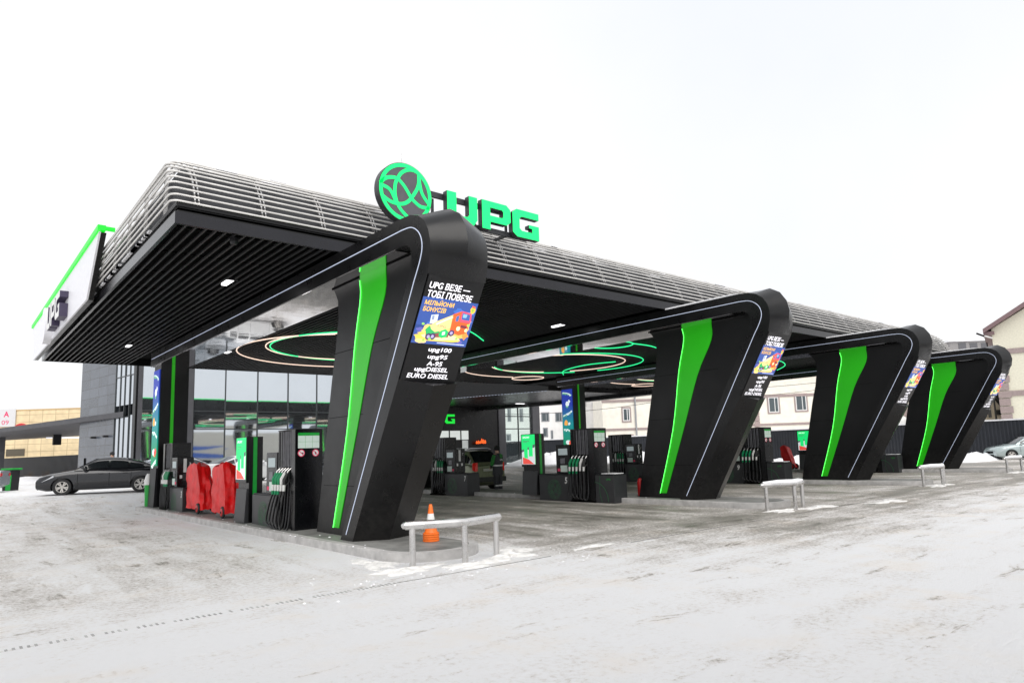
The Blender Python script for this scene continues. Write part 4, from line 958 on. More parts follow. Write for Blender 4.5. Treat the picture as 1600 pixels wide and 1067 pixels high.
# yellow hall
YT = tiles('yellow_cassette_panels', (.72, .58, .36), (.48, .37, .22), 1.48, .83, .6, 'XZ', .05, .035)
d = 76; t = frame_thing('yellow_hall', 'long yellow panelled hall behind the dark fence at the left edge', 'building', 0, d)
mb = MB(); mb.box((-14, 0, -.2), (mx_(150, d, 0), 9, mz(60, 643.5, d)), YT); mb.build('wall', t, world=False)
mb = MB(); mb.box((-14.1, -.06, mz(60, 643.5, d)), (mx_(150, d, 0)+.1, 9.1, mz(60, 643.5, d)+.12), mat('yellow_trim', (.55, .38, .18), .6)); mb.build('parapet', t, world=False)
mb = MB(); mb.box((mx_(8, d, 0), -.05, mz(20, 716, d)), (mx_(37, d, 0), -.002, mz(20, 705, d)), mat('brown_blind', (.10, .085, .06), .6)); mb.build('window', t, world=False)
mb = MB(); mb.box((-5, -.12, mz(10, 670, d)), (mx_(20, d, 0), -.02, mz(10, 642.5, d)), mat('board_white', (.60, .60, .61), .6)); bd = mb.build('sign_board', t, world=False)
PK = mat('sign_magenta', (.68, .03, .13), .5); RR = mat('sign_red', (.5, .02, .03), .5)
mb = MB(); mb.text('A', (mx_(1.5, d, 0), -.125, mz(5, 655, d)), (1, 0, 0), (0, 0, 1), .62, .62, PK, .03); mb.text('09', (mx_(-1, d, 0), -.125, mz(5, 667, d)), (1, 0, 0), (0, 0, 1), .8, .5, PK, .0); mb.build('lettering', bd, world=False)
mb = MB(); n = 14
for cx in (-1.2, mx_(30, d, 0)):
    P = [(cx+.65*math.cos(math.pi*i/n), -.1, mz(20, 673.5, d)+.45*math.sin(math.pi*i/n)) for i in range(n+1)]; mb.tube(P, .16, RR, 6)
mb.build('red_arch_letter', t, world=False)
# left dark fence
def corr(name, col, sc):
    m = bpy.data.materials.new(name); m.use_nodes = True; n = m.node_tree.nodes; l = m.node_tree.links; b = n['Principled BSDF']
    b.inputs['Base Color'].default_value = (*col, 1); b.inputs['Roughness'].default_value = .45; return m
FN = mat('graphite_sheet', (.020, .023, .030), .45, noise=.2, nscale=1)
def fence(name, label, pts, z0, z1, snow=True, pitch=.22):
    t = thing(name, label, 'fence', pts[0][:2]+(0,)); mb = MB(); sn = MB(); ps = MB()
    for a, b in zip(pts, pts[1:]):
        a_ = Vector((*a[:2], 0)); b_ = Vector((*b[:2], 0)); L = (b_-a_).length; u = (b_-a_)/L; nn = Vector((-u.y, u.x, 0)); k = int(L/pitch)
        for i in range(k):
            o = a_+u*(L*i/k); w = L/k; P = [o, o+u*w*.5, o+u*w*.58+nn*.04, o+u*w*.92+nn*.04, o+u*w]
            vs = [(p.x, p.y, z0) for p in P]+[(p.x, p.y, z1) for p in P]+[(p.x+nn.x*.07, p.y+nn.y*.07, z) for p in (P[0], P[-1]) for z in (z0, z1)]
            mb.add(vs, [(j, j+1, 6+j, 5+j) for j in range(4)], FN)
        mb.obox(a_+nn*.045+Vector((0, 0, z0)), u*L, nn*.02, (0, 0, z1-z0), FN)
        sn.obox(a_-nn*.06+Vector((0, 0, z1)), u*L, nn*.16, (0, 0, .10 if snow else .03), SNOW if snow else FN)
    mb.build('sheet', t); sn.build('snow_cap' if snow else 'cap', t)
    return t
a = at(-30, 735, 74); b = at(128, 732, 62)
fence('metal_fence', 'dark corrugated fence in front of the yellow hall', [(a.x, a.y), (b.x, b.y)], .1, 2.55, False)
fence('metal_fence', 'long snow capped graphite fence across the right background', [(40.5, 64), (46.2, 50.8), (50.2, 40), (53.2, 30.1), (54.8, 21), (55.6, 13.5), (56.2, 4), (56.5, -12)], .0, 2.55)

def window(t, x0, z0, x1, z1, y=0, frm=WINF, trim=BROWN, sash=True):
    mb = MB(); tw_ = .14
    if trim: 
        mb.box((x0-tw_, y-.06, z0-tw_), (x1+tw_, y-.002, z0-.001), trim); mb.box((x0-tw_, y-.06, z1+.001), (x1+tw_, y-.002, z1+tw_), trim); mb.box((x0-tw_, y-.06, z0), (x0-.001, y-.002, z1), trim); mb.box((x1+.001, y-.06, z0), (x1+tw_, y-.002, z1), trim)
    else: mb.box((x0-.03, y-.03, z0-.03), (x1+.03, y-.002, z1+.03), frm)
    w_ = mb.build('window', t, world=False)
    mb = MB(); mb.box((x0, y-.045, z0), (x1, y-.004, z1), frm); mb.build('frame', w_, world=False)
    mb = MB(); f = .10; m_ = (x0+x1)/2+.12*(x1-x0)
    mb.box((x0+f, y-.05, z0+f), (m_-.04, y-.046, z1-f), WING); mb.box((m_+.04, y-.05, z0+f), (x1-f, y-.046, z1-f), WING); mb.build('pane', w_, world=False)
# white apartment block behind column with banner
d = 84; P0 = 786; t = frame_thing('white_house', 'white rendered building with small dark windows beyond the glass bay', 'building', P0, d)
W = lambda px: mx_(px, d, P0)
mb = MB(); mb.box((-1, 0, -.2), (W(942), 8, 12), PALE); mb.build('wall', t, world=False)
for (a, y0, b, y1) in ((848, 646, 860, 660), (850, 670, 857, 684), (862, 674, 865, 688), (870, 646, 880, 660), (910, 646, 917, 664), (795, 640, 800, 660), (814, 640, 819, 660), (792, 680, 799, 696)):
    window(t, W(a), mz(a, y1, d), W(b), mz(a, y0, d), 0, mat('dull_window_frame', (.25, .26, .28), .5), None)
for (a, b) in ((911, 919), (929, 938)):
    mb = MB(); mb.box((W(a), -.35, mz(a, 637, d)), (W(b), -.002, mz(a, 629, d)), SILV); q = mb.build('air_conditioner', t, world=False)
    mb = MB(); mb.lathe([(.2, -.36), (.2, -.352)], DARK, (W((a+b)/2), 0, mz(a, 633, d)), 1, 14); mb.build('fan_grille', q, world=False)
mb = MB(); mb.box((W(938), -.04, 0), (W(944), -.002, 11.8), BROWN); mb.build('corner_trim', t, world=False)
# cream house
d = 72; P0 = 944; t = frame_thing('cream_house', 'long cream house with brown bands behind the second slanted pillar', 'building', P0, d)
mb = MB(); mb.box((0, 0, -.2), (W(1352), 9, 9.6), CREAM); mb.build('wall', t, world=False)
def bandz(z0, z1): 
    mb = MB(); mb.box((-.05, -.07, z0), (W(1352)+.05, -.002, z1), BROWN); mb.build('band', t, world=False)
bandz(mz(980, 673.5, d), mz(980, 670, d)); bandz(mz(980, 629, d), mz(980, 625, d)); bandz(8.6, 8.9)
mb = MB()
for i in range(14): mb.box((W(1182), -.10, .2+i*.62), (W(1190), -.07, .2+i*.62+.57), BROWN)
mb.build('quoin', t, world=False)
mb = MB(); mb.box((-.5, -.8, 9.6), (W(1352)+.5, 9.5, 9.75), DARK); mb.prism([(-.8, 9.75), (9.5, 9.75), (4.3, 12.3)], mat('brown_roof', (.10, .06, .05), .6), lambda y, z: (-.6, y, z), lambda y, z: (W(1352)+.6, y, z)); mb.build('roof', t, world=False)
for (a, y0, b, y1) in ((976, 639, 987, 659), (1206, 621, 1222, 645), (1249, 617, 1266, 642), (977, 682, 989, 700), (1300, 612, 1316, 638), (1120, 628, 1134, 652), (1045, 634, 1058, 656), (1340, 610, 1350, 634)):
    window(t, W(a), mz(a, y1, d), W(b), mz(a, y0, d))
mb = MB(); mb.tube([(W(996), -.12, -.1), (W(996), -.12, 9.5)], .09, mat('downpipe_grey', (.33, .34, .36), .5), 8); mb.build('downpipe', t, world=False)
# satellite dish house part between third and fourth pillar
d = 66; P0 = 1385; t = frame_thing('cream_annex', 'cream annex with a satellite dish between the last two slanted pillars', 'building', P0, d)
mb = MB(); mb.box((0, 0, -.2), (W(1448), 6, 8.2), CREAM); mb.build('wall', t, world=False)
mb = MB()
for i in range(11): mb.box((W(1414), -.05, .2+i*.7), (W(1424), -.002, .2+i*.7+.64), BROWN)
mb.build('quoin', t, world=False)
mb = MB(); mb.box((0, -.07, mz(1410, 650, d)), (W(1448), -.002, mz(1410, 646, d)), BROWN); mb.build('band', t, world=False)
mb = MB(); mb.lathe([(.01, .0), (.25, .04), (.48, .14), (.50, .15), (.48, .17), (.25, .07), (.01, .03)], WHT, (W(1409), -.6, mz(1409, 658, d)), 1, 24); mb.tube([(W(1409), -.5, mz(1409, 658, d)), (W(1409), 0, mz(1409, 662, d))], .04, STEEL, 6); mb.build('satellite_dish', t, world=False, smooth=50)
# grey flat-roofed block further away
d = 105; P0 = 1500; t = frame_thing('grey_block', 'low grey flat roofed block behind the farthest slanted pillar', 'building', P0, d)
GR_ = mat('grey_render', (.25, .24, .24), .8, noise=.15); 
mb = MB(); mb.box((0, 0, 0), (W(1572), 8, mz(1530, 531, d)), GR_); mb.build('wall', t, world=False)
for a in (1514, 1532, 1550):
    mb = MB(); mb.box((W(a), -.05, mz(a, 545, d)), (W(a+12), -.002, mz(a, 534, d)), mat('dull_pane', (.10, .10, .11), .4)); mb.build('window', t, world=False)
mb = MB(); mb.box((-.3, -.3, mz(1530, 531, d)), (W(1572), 8, mz(1530, 528.5, d)), SNOW); mb.build('snowy_parapet', t, world=False)
# low beige house with dark gable
d = 66; P0 = 1524; t = frame_thing('beige_house', 'low beige house with a dark sloping roof line right of the farthest pillar', 'building', P0, d)
BG = mat('beige_render', (.55, .48, .39), .85, noise=.1)
mb = MB(); mb.prism([(-1.5, -.1), (W(1582), -.1), (W(1582), mz(1580, 652, d)), (W(1556), mz(1560, 615, d)), (W(1540), mz(1540, 605, d)), (-1.5, mz(1530, 605, d))], BG, lambda x, z: (x, 0, z), lambda x, z: (x, 7, z)); mb.build('wall', t, world=False)
mb = MB(); a = (W(1552), mz(1552, 612, d)); b = (W(1581), mz(1581, 652, d)); mb.prism([a, b, (b[0]+.05, b[1]+.45), (a[0]+.3, a[1]+.45)], DARK, lambda x, z: (x, -.5, z), lambda x, z: (x, 7.3, z)); mb.box((W(1537), -.4, mz(1540, 612, d)), (W(1575), 5, mz(1540, 608, d)), SNOW); mb.build('roof', t, world=False)
for a in (1541, 1548):
    mb = MB(); mb.box((W(a), -.03, mz(a, 652, d)), (W(a+5), -.002, mz(a, 632, d)), mat('dull_pane', (.10, .10, .11), .4)); mb.build('window', t, world=False)
mb = MB(); mb.box((W(1561), -.35, mz(1561, 648, d)), (W(1568), -.002, mz(1561, 640, d)), DARK); mb.build('air_conditioner', t, world=False)
# tall cream gable house at the right edge
d = 58; P0 = 1569; t = frame_thing('gable_house', 'tall cream gable house with brown eaves at the right edge', 'building', P0, d)
t.rotation_euler = (0, 0, math.atan2(CR.y, CR.x)-R(36))
YC = mat('yellowish_render', (.74, .71, .58), .85, noise=.08)
zE = mz(1560, 512, d); zP = mz(1600, 487, d)
mb = MB(); W2 = 10.; mb.prism([(0, -.1), (W2, -.1), (W2, zE), (W2/2, zE+3.0), (0, zE)], YC, lambda x, z: (x, 0, z), lambda x, z: (x, 10, z)); mb.build('wall', t, world=False)
mb = MB(); RF = mat('mauve_roof', (.20, .13, .135), .6, noise=.15)
for s_ in (0, 1):
    o = Vector((-.6 if not s_ else W2+.6, -.8, zE-.35)); e = Vector((W2/2, -.8, zE+3.15)); dv = e-o
    mb.obox(o, dv, (0, 11.6, 0), (0, 0, .35), RF)
mb.build('roof', t, world=False)
mb = MB(); mb.box((-.55, -.5, zE-.5), (.2, 9, zE-.25), RF); mb.tube([(-.5, -.6, zE-.6), (0, -.2, zE-.8)], .07, WHT, 6); mb.build('eave', t, world=False)
for z in (mz(1575, 549, d), mz(1575, 615, d)):
    mb = MB(); mb.box((-.06, -.09, z-.22), (W2, -.002, z+.22), BROWN); mb.build('band', t, world=False)
mb = MB(); z = .1
while z < mz(1575, 552, d)-.6: mb.box((-.05, -.12, z), (.75+.12*(int(z/.62) % 2), -.091, z+.58), BROWN); z += .66
mb.build('quoin', t, world=False)
window(t, 2.6, 5.4, 3.8, 7.2); window(t, 2.6, 1.8, 3.8, 3.4); window(t, 6.6, 5.4, 7.8, 7.2)
# antenna arm
p = at(1520, 519, 64); mb = MB(); q = at(1541, 526.5, 64); mb.tube([at(1526, 521, 64), at(1541, 526.5, 64)], .09, DARK, 6); e = at(1541, 526.5, 64); mb.tube([e, (e.x, e.y, 0)], [.05, .09], DARK, 6)
tag(mb.build('street_lamp'), 'thin street lamp with a slanted arm above the grey flat roofed block', 'street lamp')
# overhead cables
for i, (p0, p1, sag) in enumerate((((1185, 603), (1290, 594), .15), ((1190, 616), (1290, 603), .2), ((835, 641), (1020, 622), .5), ((1430, 575), (1605, 555), .25), ((1180, 590), (1290, 583), .1))):
    dd = 62; A_ = at(p0[0]-60, p0[1]+6, dd); B_ = at(p1[0]+60, p1[1]-5, dd); mb = MB(); mb.tube([A_.lerp(B_, k/12)-Vector((0, 0, sag*4*(k/12)*(1-k/12))) for k in range(13)], .022, RUB, 5)
    tag(mb.build('overhead_cable'), ['upper black cable across the cream house wall', 'lower black cable across the cream house wall', 'black cable sagging before the white building', 'black cable crossing before the tall gable house', 'topmost thin cable over the cream house windows'][i], 'cable')
# building across the road behind the camera, mirrored in the shop glass
t = thing('roadside_hall', 'cream hall with blue wave stripes mirrored in the shop glass', 'building', (28, -27, 0))
CR2 = mat('cream_wall_grey', (.55, .52, .45), .8, noise=.15); BL = mat('wave_blue', (.02, .10, .42), .5)
mb = MB(); mb.box((-5, -34, 0), (75, -27, 6.2), CR2); mb.build('wall', t)
mb = MB()
for z0, th, x0, x1, ph in ((2.6, .9, 14, 40, 0), (4.1, .7, 20, 36, 1.2), (2.3, .5, 46, 62, .5)):
    P = [(x0+(x1-x0)*i/24, z0+.45*math.sin(ph+i/24*5)) for i in range(25)]
    vs = [(x, -26.97, z-th*.5*math.sin(math.pi*i/24)) for i, (x, z) in enumerate(P)]+[(x, -26.97, z+th*.5*math.sin(math.pi*i/24)) for i, (x, z) in enumerate(P)]
    mb.add(vs, [(i, i+1, 26+i, 25+i) for i in range(24)], BL)
mb.build('blue_wave', t, fix=False)
mb = MB(); mb.box((-5, -27.03, 0), (75, -26.96, 1.3), mat('base_dark', (.10, .10, .10), .7)); mb.build('base_band', t)

# ================================================================ CARS
def build_car(name, label, L, W, H, prof, paint, axles, wr=.33, seat=None, cat='car', glass=GLAS, group=None, lights=(None, None), plate=None):
    """prof: list of (x, z_top_of_body) along the length 0 (nose) to L; seat: cabin (x0, x1, x2, x3, roof z) foot of windscreen, roof start, roof end, foot of rear window"""
    t = thing(name, label, cat, (0, 0, 0), group=group)
    def pz(x):
        for a, b in zip(prof, prof[1:]):
            if a[0] <= x <= b[0]: return a[1]+(b[1]-a[1])*(x-a[0])/(b[0]-a[0])
        return prof[-1][1]
    hw = W/2
    def wd(x):
        f = max(0, (.7-x)/.7); r = max(0, (x-(L-.6))/.6); return hw*(1-.16*f**2-.12*r**2)
    zb = .19; N = 40; vs = []; ring = 15
    for i in range(N+1):
        x = L*i/N; x = min(max(x, .0), L); z1 = pz(x); w_ = wd(x); e = 0
        lo = zb+.10*max(0, (.35-x)/.35)+.16*max(0, (x-L+.35)/.35)
        half = [(w_*.86, lo), (w_*.97, lo+.07), (w_, .42), (w_*1.0, .58), (w_*.975, z1-.14), (w_*.94, z1-.05), (w_*.84, z1), (0, z1+.025)]
        pts = half[:-1]+[half[-1]]+[(-a, b) for a, b in half[:-1][::-1]]
        for a, b in pts: vs.append((x+(.0 if .01 < x/L < .99 else (.05 if x < 1 else -.03)*0), a, b))
    fs = [(i*ring+j, i*ring+j+1, (i+1)*ring+j+1, (i+1)*ring+j) for i in range(N) for j in range(ring-1)]
    fs += [(i*ring+ring-1, i*ring, (i+1)*ring, (i+1)*ring+ring-1) for i in range(N)]+[tuple(range(ring))[::-1], tuple(range(N*ring, (N+1)*ring))]
    mb = MB(); mb.add(vs, fs, paint); body = mb.build('body', t, smooth=35, world=False)
    ct = MB()
    for ax in axles:
        for s_ in (-1, 1): ct.lathe([(wr+.055, -.0), (wr+.055, .30)], RUB, (ax, hw-.27 if s_ > 0 else -hw-.03, wr), 1, 28)
    cut = ct.build('cut', world=False); bo = body.modifiers.new('b', 'BOOLEAN'); bo.object = cut; bo.operation = 'DIFFERENCE'; bo.solver = 'EXACT'
    dg = bpy.context.evaluated_depsgraph_get(); dg.update(); me = bpy.data.meshes.new_from_object(body.evaluated_get(dg)); body.modifiers.clear(); body.data = me; bpy.data.objects.remove(cut)
    me.set_sharp_from_angle(angle=R(35))
    # cabin
    x0, x1, x2, x3, zr = seat; bw = hw*.88; rw = hw*.68
    st = [(x0, pz(x0)), (x0+(x1-x0)*.5, None), (x1, None), ((x1+x2)/2, None), (x2, None), (x2+(x3-x2)*.5, None), (x3, pz(x3))]
    def sec(x):
        zb_ = pz(x)-.01
        if x < x1: k = (x-x0)/(x1-x0); z = zb_+(zr-.03-zb_)*k**.92
        elif x > x2: k = (x3-x)/(x3-x2); z = zb_+(zr-.05-zb_)*k**.85
        else: k = (x-x1)/(x2-x1); z = zr-.03+.03*math.sin(math.pi*k)-.02*k
        h = max(.0, (z-zb_)/(zr-zb_)); return zb_, z, bw, bw+(rw-bw)*h, h
    xs = [x0+(x1-x0)*i/6 for i in range(7)]+[x1+(x2-x1)*i/8 for i in range(1, 9)]+[x2+(x3-x2)*i/6 for i in range(1, 7)]
    cab = MB(); gl = []; ws = MB(); rw_ = MB(); vs = []; R5 = 8
    for x in xs:
        b, z, w0, w1, h = sec(x); top = max(z-b, .004)
        half = [(w0, b), (w0+(w1-w0)*.10, b+top*.08), (w0+(w1-w0)*.88, b+top*.80), (w1*.93, b+top*.97)]
        vs.append([(x, a, c) for a, c in half]+[(x, 0, b+top+.02)]+[(x, -a, c) for a, c in half[::-1]])
    n9 = 9; flat = [v for r_ in vs for v in r_]
    cab.add(flat, [(i*n9+j, i*n9+j+1, (i+1)*n9+j+1, (i+1)*n9+j) for i in range(len(xs)-1) for j in range(n9-1)], paint); cab.build('roof', t, smooth=50, world=False)
    # side windows
    def on(x, k, s_, off=.008):
        b, z, w0, w1, h = sec(x); top = max(z-b, .004); kk = .08+(.72)*k
        y = w0+(w1-w0)*(.10+.78*k); return (x, s_*(y+off), b+top*kk+off*.3)
    mid = (x1+x2)/2-.05
    for s_ in (-1, 1):
        for a, b in ((x0+(x1-x0)*.42, mid-.04), (mid+.04, x2+(x3-x2)*.12), (x2+(x3-x2)*.18, x2+(x3-x2)*.62)):
            mb = MB(); m_ = 6; P = []
            for i in range(m_+1):
                x = a+(b-a)*i/m_; P += [on(x, .06, s_), on(x, .93, s_)]
            mb.add(P, [(2*i, 2*i+1, 2*i+3, 2*i+2) for i in range(m_)], glass); mb.build('side_window', t, world=False)
    def glassband(xa, xb, nm):
        mb = MB(); m_ = 5; P = []
        for i in range(m_+1):
            x = xa+(xb-xa)*i/m_; b, z, w0, w1, h = sec(x); top = max(z-b, .004)
            for (u, q) in ((-.90, .965), (-.45, .985), (0, 1.0), (.45, .985), (.90, .965)): P.append((x+(-.012 if xa < x1 else .012), u*w1, b+top*q+.028))
        mb.add(P, [(i*5+j, i*5+j+1, (i+1)*5+j+1, (i+1)*5+j) for i in range(m_) for j in range(4)], glass); mb.build(nm, t, smooth=60, world=False)
    glassband(x0+.06, x1-.03, 'windscreen'); glassband(x2+.05, x3-.06 if x3-x2 > .3 else x3-.02, 'rear_window')
    # wheels
    RIM = mat('alloy_rim', (.58, .56, .53), .35, metal=.3, noise=.1)
    for ax in axles:
        for s_ in (-1, 1):
            yo = s_*(hw-.115)
            mb = MB(); mb.lathe([(wr*.62, -.10), (wr*.93, -.105), (wr, -.07), (wr, .07), (wr*.93, .105), (wr*.62, .10), (wr*.62, -.10)], RUB, (ax, yo, wr), 1, 32, False); wl = mb.build('wheel', t, smooth=40, world=False)
            mb = MB(); mb.lathe([(wr*.66, -.06), (wr*.66, .06), (wr*.62, .09), (wr*.60, .09), (wr*.57, .04), (.02, .03)] if s_ > 0 else [(wr*.66, .06), (wr*.66, -.06), (wr*.62, -.09), (wr*.60, -.09), (wr*.57, -.04), (.02, -.03)], DARK, (ax, yo, wr), 1, 28)
            for q in range(10):
                a = 2*math.pi*q/10+(.12 if q % 2 else -.12); c_, n_ = math.cos(a), math.sin(a); r0, r1 = .05, wr*.63
                y_ = yo+s_*.075; mb.add([(ax+c_*r0-n_*.018, y_, wr+n_*r0+c_*.018), (ax+c_*r0+n_*.018, y_, wr+n_*r0-c_*.018), (ax+c_*r1+n_*.026, y_+s_*.022, wr+n_*r1-c_*.026), (ax+c_*r1-n_*.026, y_+s_*.022, wr+n_*r1+c_*.026)], [(0, 1, 2, 3)], RIM)
            mb.lathe([(.055, 0), (.045, .025*s_)], RIM, (ax, yo+s_*.065, wr), 1, 14)
            P = [(ax+wr*.63*math.cos(a), yo+s_*.088, wr+wr*.63*math.sin(a)) for a in [2*math.pi*i/28 for i in range(28)]]; mb.tube(P, .016, RIM, 6, closed=True)
            mb.build('rim', wl, world=False, fix=False)
    # lamps, mirrors, handles, sill, door lines
    HL = mat('headlamp_glass', (.65, .66, .68), .1, metal=.3); TL = mat('tail_lamp_red', (.45, .01, .01), .15, emit=(.6, .02, .01), es=.12)
    for s_ in (-1, 1):
        w_ = wd(.25)
        mb = MB(); P = [(.10, s_*w_*.70, pz(.1)-.20), (.10, s_*w_*.70, pz(.1)-.07), (.62, s_*(wd(.62)*.965+.014), pz(.62)-.08), (.62, s_*(wd(.62)*.975+.014), pz(.62)-.14), (.22, s_*(w_*.985+.014), pz(.2)-.22)]
        Q = [(p[0]+.05, p[1]-s_*.06, p[2]) for p in P]; mb.add(P+Q, [(0, 1, 2, 3, 4), (0, 5, 6, 1), (1, 6, 7, 2), (2, 7, 8, 3), (3, 8, 9, 4), (4, 9, 5, 0)], HL); mb.build('headlight', t, world=False)
        tw_ = .62 if not lights[0] else .82; sb_ = .42 if not lights[0] else .12; zt = lights[0] or pz(L)-.10; zl = lights[1] or pz(L)-.26
        mb = MB(); mb.add([(L-sb_, s_*(wd(L-sb_)*.985+.008), zt-.02), (L-sb_, s_*(wd(L-sb_)*.99+.008), zl+.07), (L+.012, s_*(wd(L)*.97+.01), zl), (L+.012, s_*(wd(L)*.95+.01), zt), (L+.018, s_*wd(L)*tw_, zt), (L+.018, s_*wd(L)*tw_, zl+.03)], [(0, 1, 2, 3), (3, 2, 5, 4)], TL); mb.build('tail_light', t, world=False)
        mb = MB(); xm = x0+(x1-x0)*.52; mb.lathe([(.02, 0), (.085, .03), (.09, .10), (.03, .17)], paint, (xm, s_*(hw*.97) + (0 if s_ > 0 else -.17), pz(xm)+.07), 1, 12); mb.build('mirror', t, smooth=50, world=False)
        mb = MB()
        for xd in (mid-.28, min(x2+.05, axles[1]-.15)):
            xx = xd; y_ = s_*(wd(xx)*.985+.002); mb.obox((xx-.09, y_, pz(xx)-.17), (.18, 0, 0), (0, s_*.03, 0), (0, 0, .028), paint)
        mb.build('door_handle', t, world=False)
        mb = MB()
        for xd in (axles[0]+.52, mid+.02, axles[1]-.36):
            mb.add([(xd, s_*(wd(xd)*.99+.004), .34), (xd+.012, s_*(wd(xd)*.99+.004), .34), (xd+.012, s_*(wd(xd)*1.0+.006), .56), (xd, s_*(wd(xd)*1.0+.006), .56)], [(0, 1, 2, 3)], VOID)
            mb.add([(xd, s_*(wd(xd)*1.0+.006), .56), (xd+.012, s_*(wd(xd)*1.0+.006), .56), (xd+.012, s_*(wd(xd)*.978+.006), pz(xd)-.13), (xd, s_*(wd(xd)*.978+.006), pz(xd)-.13)], [(0, 1, 2, 3)], VOID)
        mb.build('door_seam', t, world=False, fix=False)
    mb = MB(); mb.box((-.012, -hw*.45, .44), (.02, hw*.45, .56), VOID); mb.box((-.012, -hw*.5, .25), (.06, hw*.5, .36), VOID); mb.build('grille', t, world=False)
    if plate:
        mb = MB(); mb.box((L+.02, -.26+plate[1], plate[0]), (L+.03, .26+plate[1], plate[0]+.11), mat('plate_white', (.5, .5, .45), .5)); mb.build('number_plate', t, world=False)
    return t
PD = mat('paint_dark_grey', (.011, .012, .015), .12, metal=.3, coat=.6, noise=.1)
PWc = mat('paint_white', (.70, .71, .72), .2, coat=.6, noise=.03); PSl = mat('paint_silver', (.36, .38, .40), .25, metal=.5, coat=.6); POl = mat('paint_olive', (.21, .23, .14), .25, metal=.3, coat=.4, noise=.15); PTe = mat('paint_pale_teal', (.38, .45, .45), .22, metal=.3, coat=.6)
SED = [(0, .64), (.06, .74), (.35, .84), (1.2, .97), (1.7, .99), (3.3, .99), (3.9, 1.03), (4.5, 1.03), (4.66, 1.0), (4.78, .84)]
def place(t, fw, rw, z, axles):
    """nose direction from rear wheel to front wheel; the near side passes through both ground points"""
    fw = Vector((*fw, 0)); rw = Vector((*rw, 0)); d = (rw-fw).normalized(); side = Vector((-d.y, d.x, 0))
    return d, side
# dark sedan at the left: near-side wheels at A (front) and B (rear)
A = at(96, 776, 27.3); B = at(200, 768, 28.2); A.z = B.z = 0; d = (B-A).normalized()
t = build_car('dark_sedan', 'dark grey sedan with alloy wheels parked left of the nearest island', 4.78, 1.84, 1.48, SED, PD, (.93, 3.72), .34, (1.30, 2.10, 3.10, 4.25, 1.48))
far_ = Vector((-d.y, d.x, 0))
t.location = A-d*.93+far_*.88; t.location.z = .41; t.rotation_euler = (0, 0, math.atan2(d.y, d.x))
# white and silver cars before the shop
t = build_car('white_car', 'white car parked before the shop, behind the right red cover', 4.6, 1.82, 1.45, SED[:-1]+[(4.6, .9)], PWc, (.93, 3.6), .33, (1.3, 2.1, 3.05, 4.0, 1.45))
t.location = (15.1, 38.6, .40); t.rotation_euler = (0, 0, R(180+8))
t = build_car('silver_car', 'pale silver car parked before the shop, seen between the red covers and pump 3', 4.5, 1.8, 1.43, SED[:-1]+[(4.6, .9)], PSl, (.93, 3.55), .33, (1.3, 2.1, 3.0, 3.95, 1.43))
t.location = (12.9, 41.2, .40); t.rotation_euler = (0, 0, R(185))
# olive off-roader seen from behind
SUVP = [(0, .62), (.1, .82), (.5, .98), (1.2, 1.05), (3.9, 1.10), (4.1, 1.08), (4.22, 1.0)]
t = build_car('olive_suv', 'olive green off-road car seen from behind between the pumps and the attendant', 4.25, 1.80, 1.72, SUVP, POl, (.85, 3.45), .37, (1.15, 1.75, 3.55, 4.16, 1.70), lights=(1.16, .80), plate=(.80, -.1))
t.location = (17.62, 26.85, 0); t.rotation_euler = (0, 0, R(-90))
mb = MB(); mb.box((4.2, -.82, .36), (4.32, .82, .56), mat('bumper_plastic', (.03, .032, .028), .6)); mb.build('bumper', t, world=False, bevel=.02)
for s_ in (-1, 1):
    mb = MB(); mb.tube([(1.9, s_*.58, 1.73), (2.1, s_*.58, 1.77), (3.4, s_*.58, 1.76), (3.6, s_*.58, 1.71)], .02, SILV, 6); mb.build('roof_rail', t, world=False)
# cars cut by the picture's edges
p = at(1545, 722, 44)
t = build_car('teal_hatchback', 'pale teal car nosing in at the right edge before the fence', 4.3, 1.76, 1.45, SED[:7]+[(4.3, .95)], PTe, (.85, 3.4), .32, (1.15, 1.9, 3.2, 4.1, 1.45))
t.location = (51.9, 13.9, -.02); t.rotation_euler = (0, 0, math.atan2(CR.y, CR.x)+R(-8))
p = at(9, 772, 34)
t = build_car('grey_car', 'rear corner of a silver grey car cut off by the left edge', 4.5, 1.8, 1.45, SED[:-1]+[(4.6, .9)], PSl, (.93, 3.55), .33, (1.3, 2.1, 3.0, 3.95, 1.45))
dv = Vector((CR.x, CR.y, 0)).normalized(); dv = Matrix.Rotation(R(22), 3, 'Z') @ dv
q = at(7, 765, 33); t.location = (q.x-dv.x*4.5, q.y-dv.y*4.5, .42); t.rotation_euler = (0, 0, math.atan2(dv.y, dv.x))

# ================================================================ PEOPLE
def skin_mesh(name, verts, edges, radii, parent, mats, zmat, sub=2, root=0):
    me = bpy.data.meshes.new(name); me.from_pydata(verts, edges, []); ob = bpy.data.objects.new(name, me); COL.objects.link(ob)
    sk = ob.modifiers.new('s', 'SKIN'); sk.use_smooth_shade = True; sb = ob.modifiers.new('u', 'SUBSURF'); sb.levels = sub; sb.render_levels = sub
    for i, r in enumerate(radii): me.skin_vertices[0].data[i].radius = r if isinstance(r, tuple) else (r, r)
    me.skin_vertices[0].data[root].use_root = True
    dg = bpy.context.evaluated_depsgraph_get(); dg.update(); m2 = bpy.data.meshes.new_from_object(ob.evaluated_get(dg)); bpy.data.objects.remove(ob)
    m2.materials.clear()
    for m in mats: m2.materials.append(m)
    for p in m2.polygons: p.material_index = zmat(p.center); p.use_smooth = True
    o = bpy.data.objects.new(name, m2); COL.objects.link(o); o.parent = parent; return o
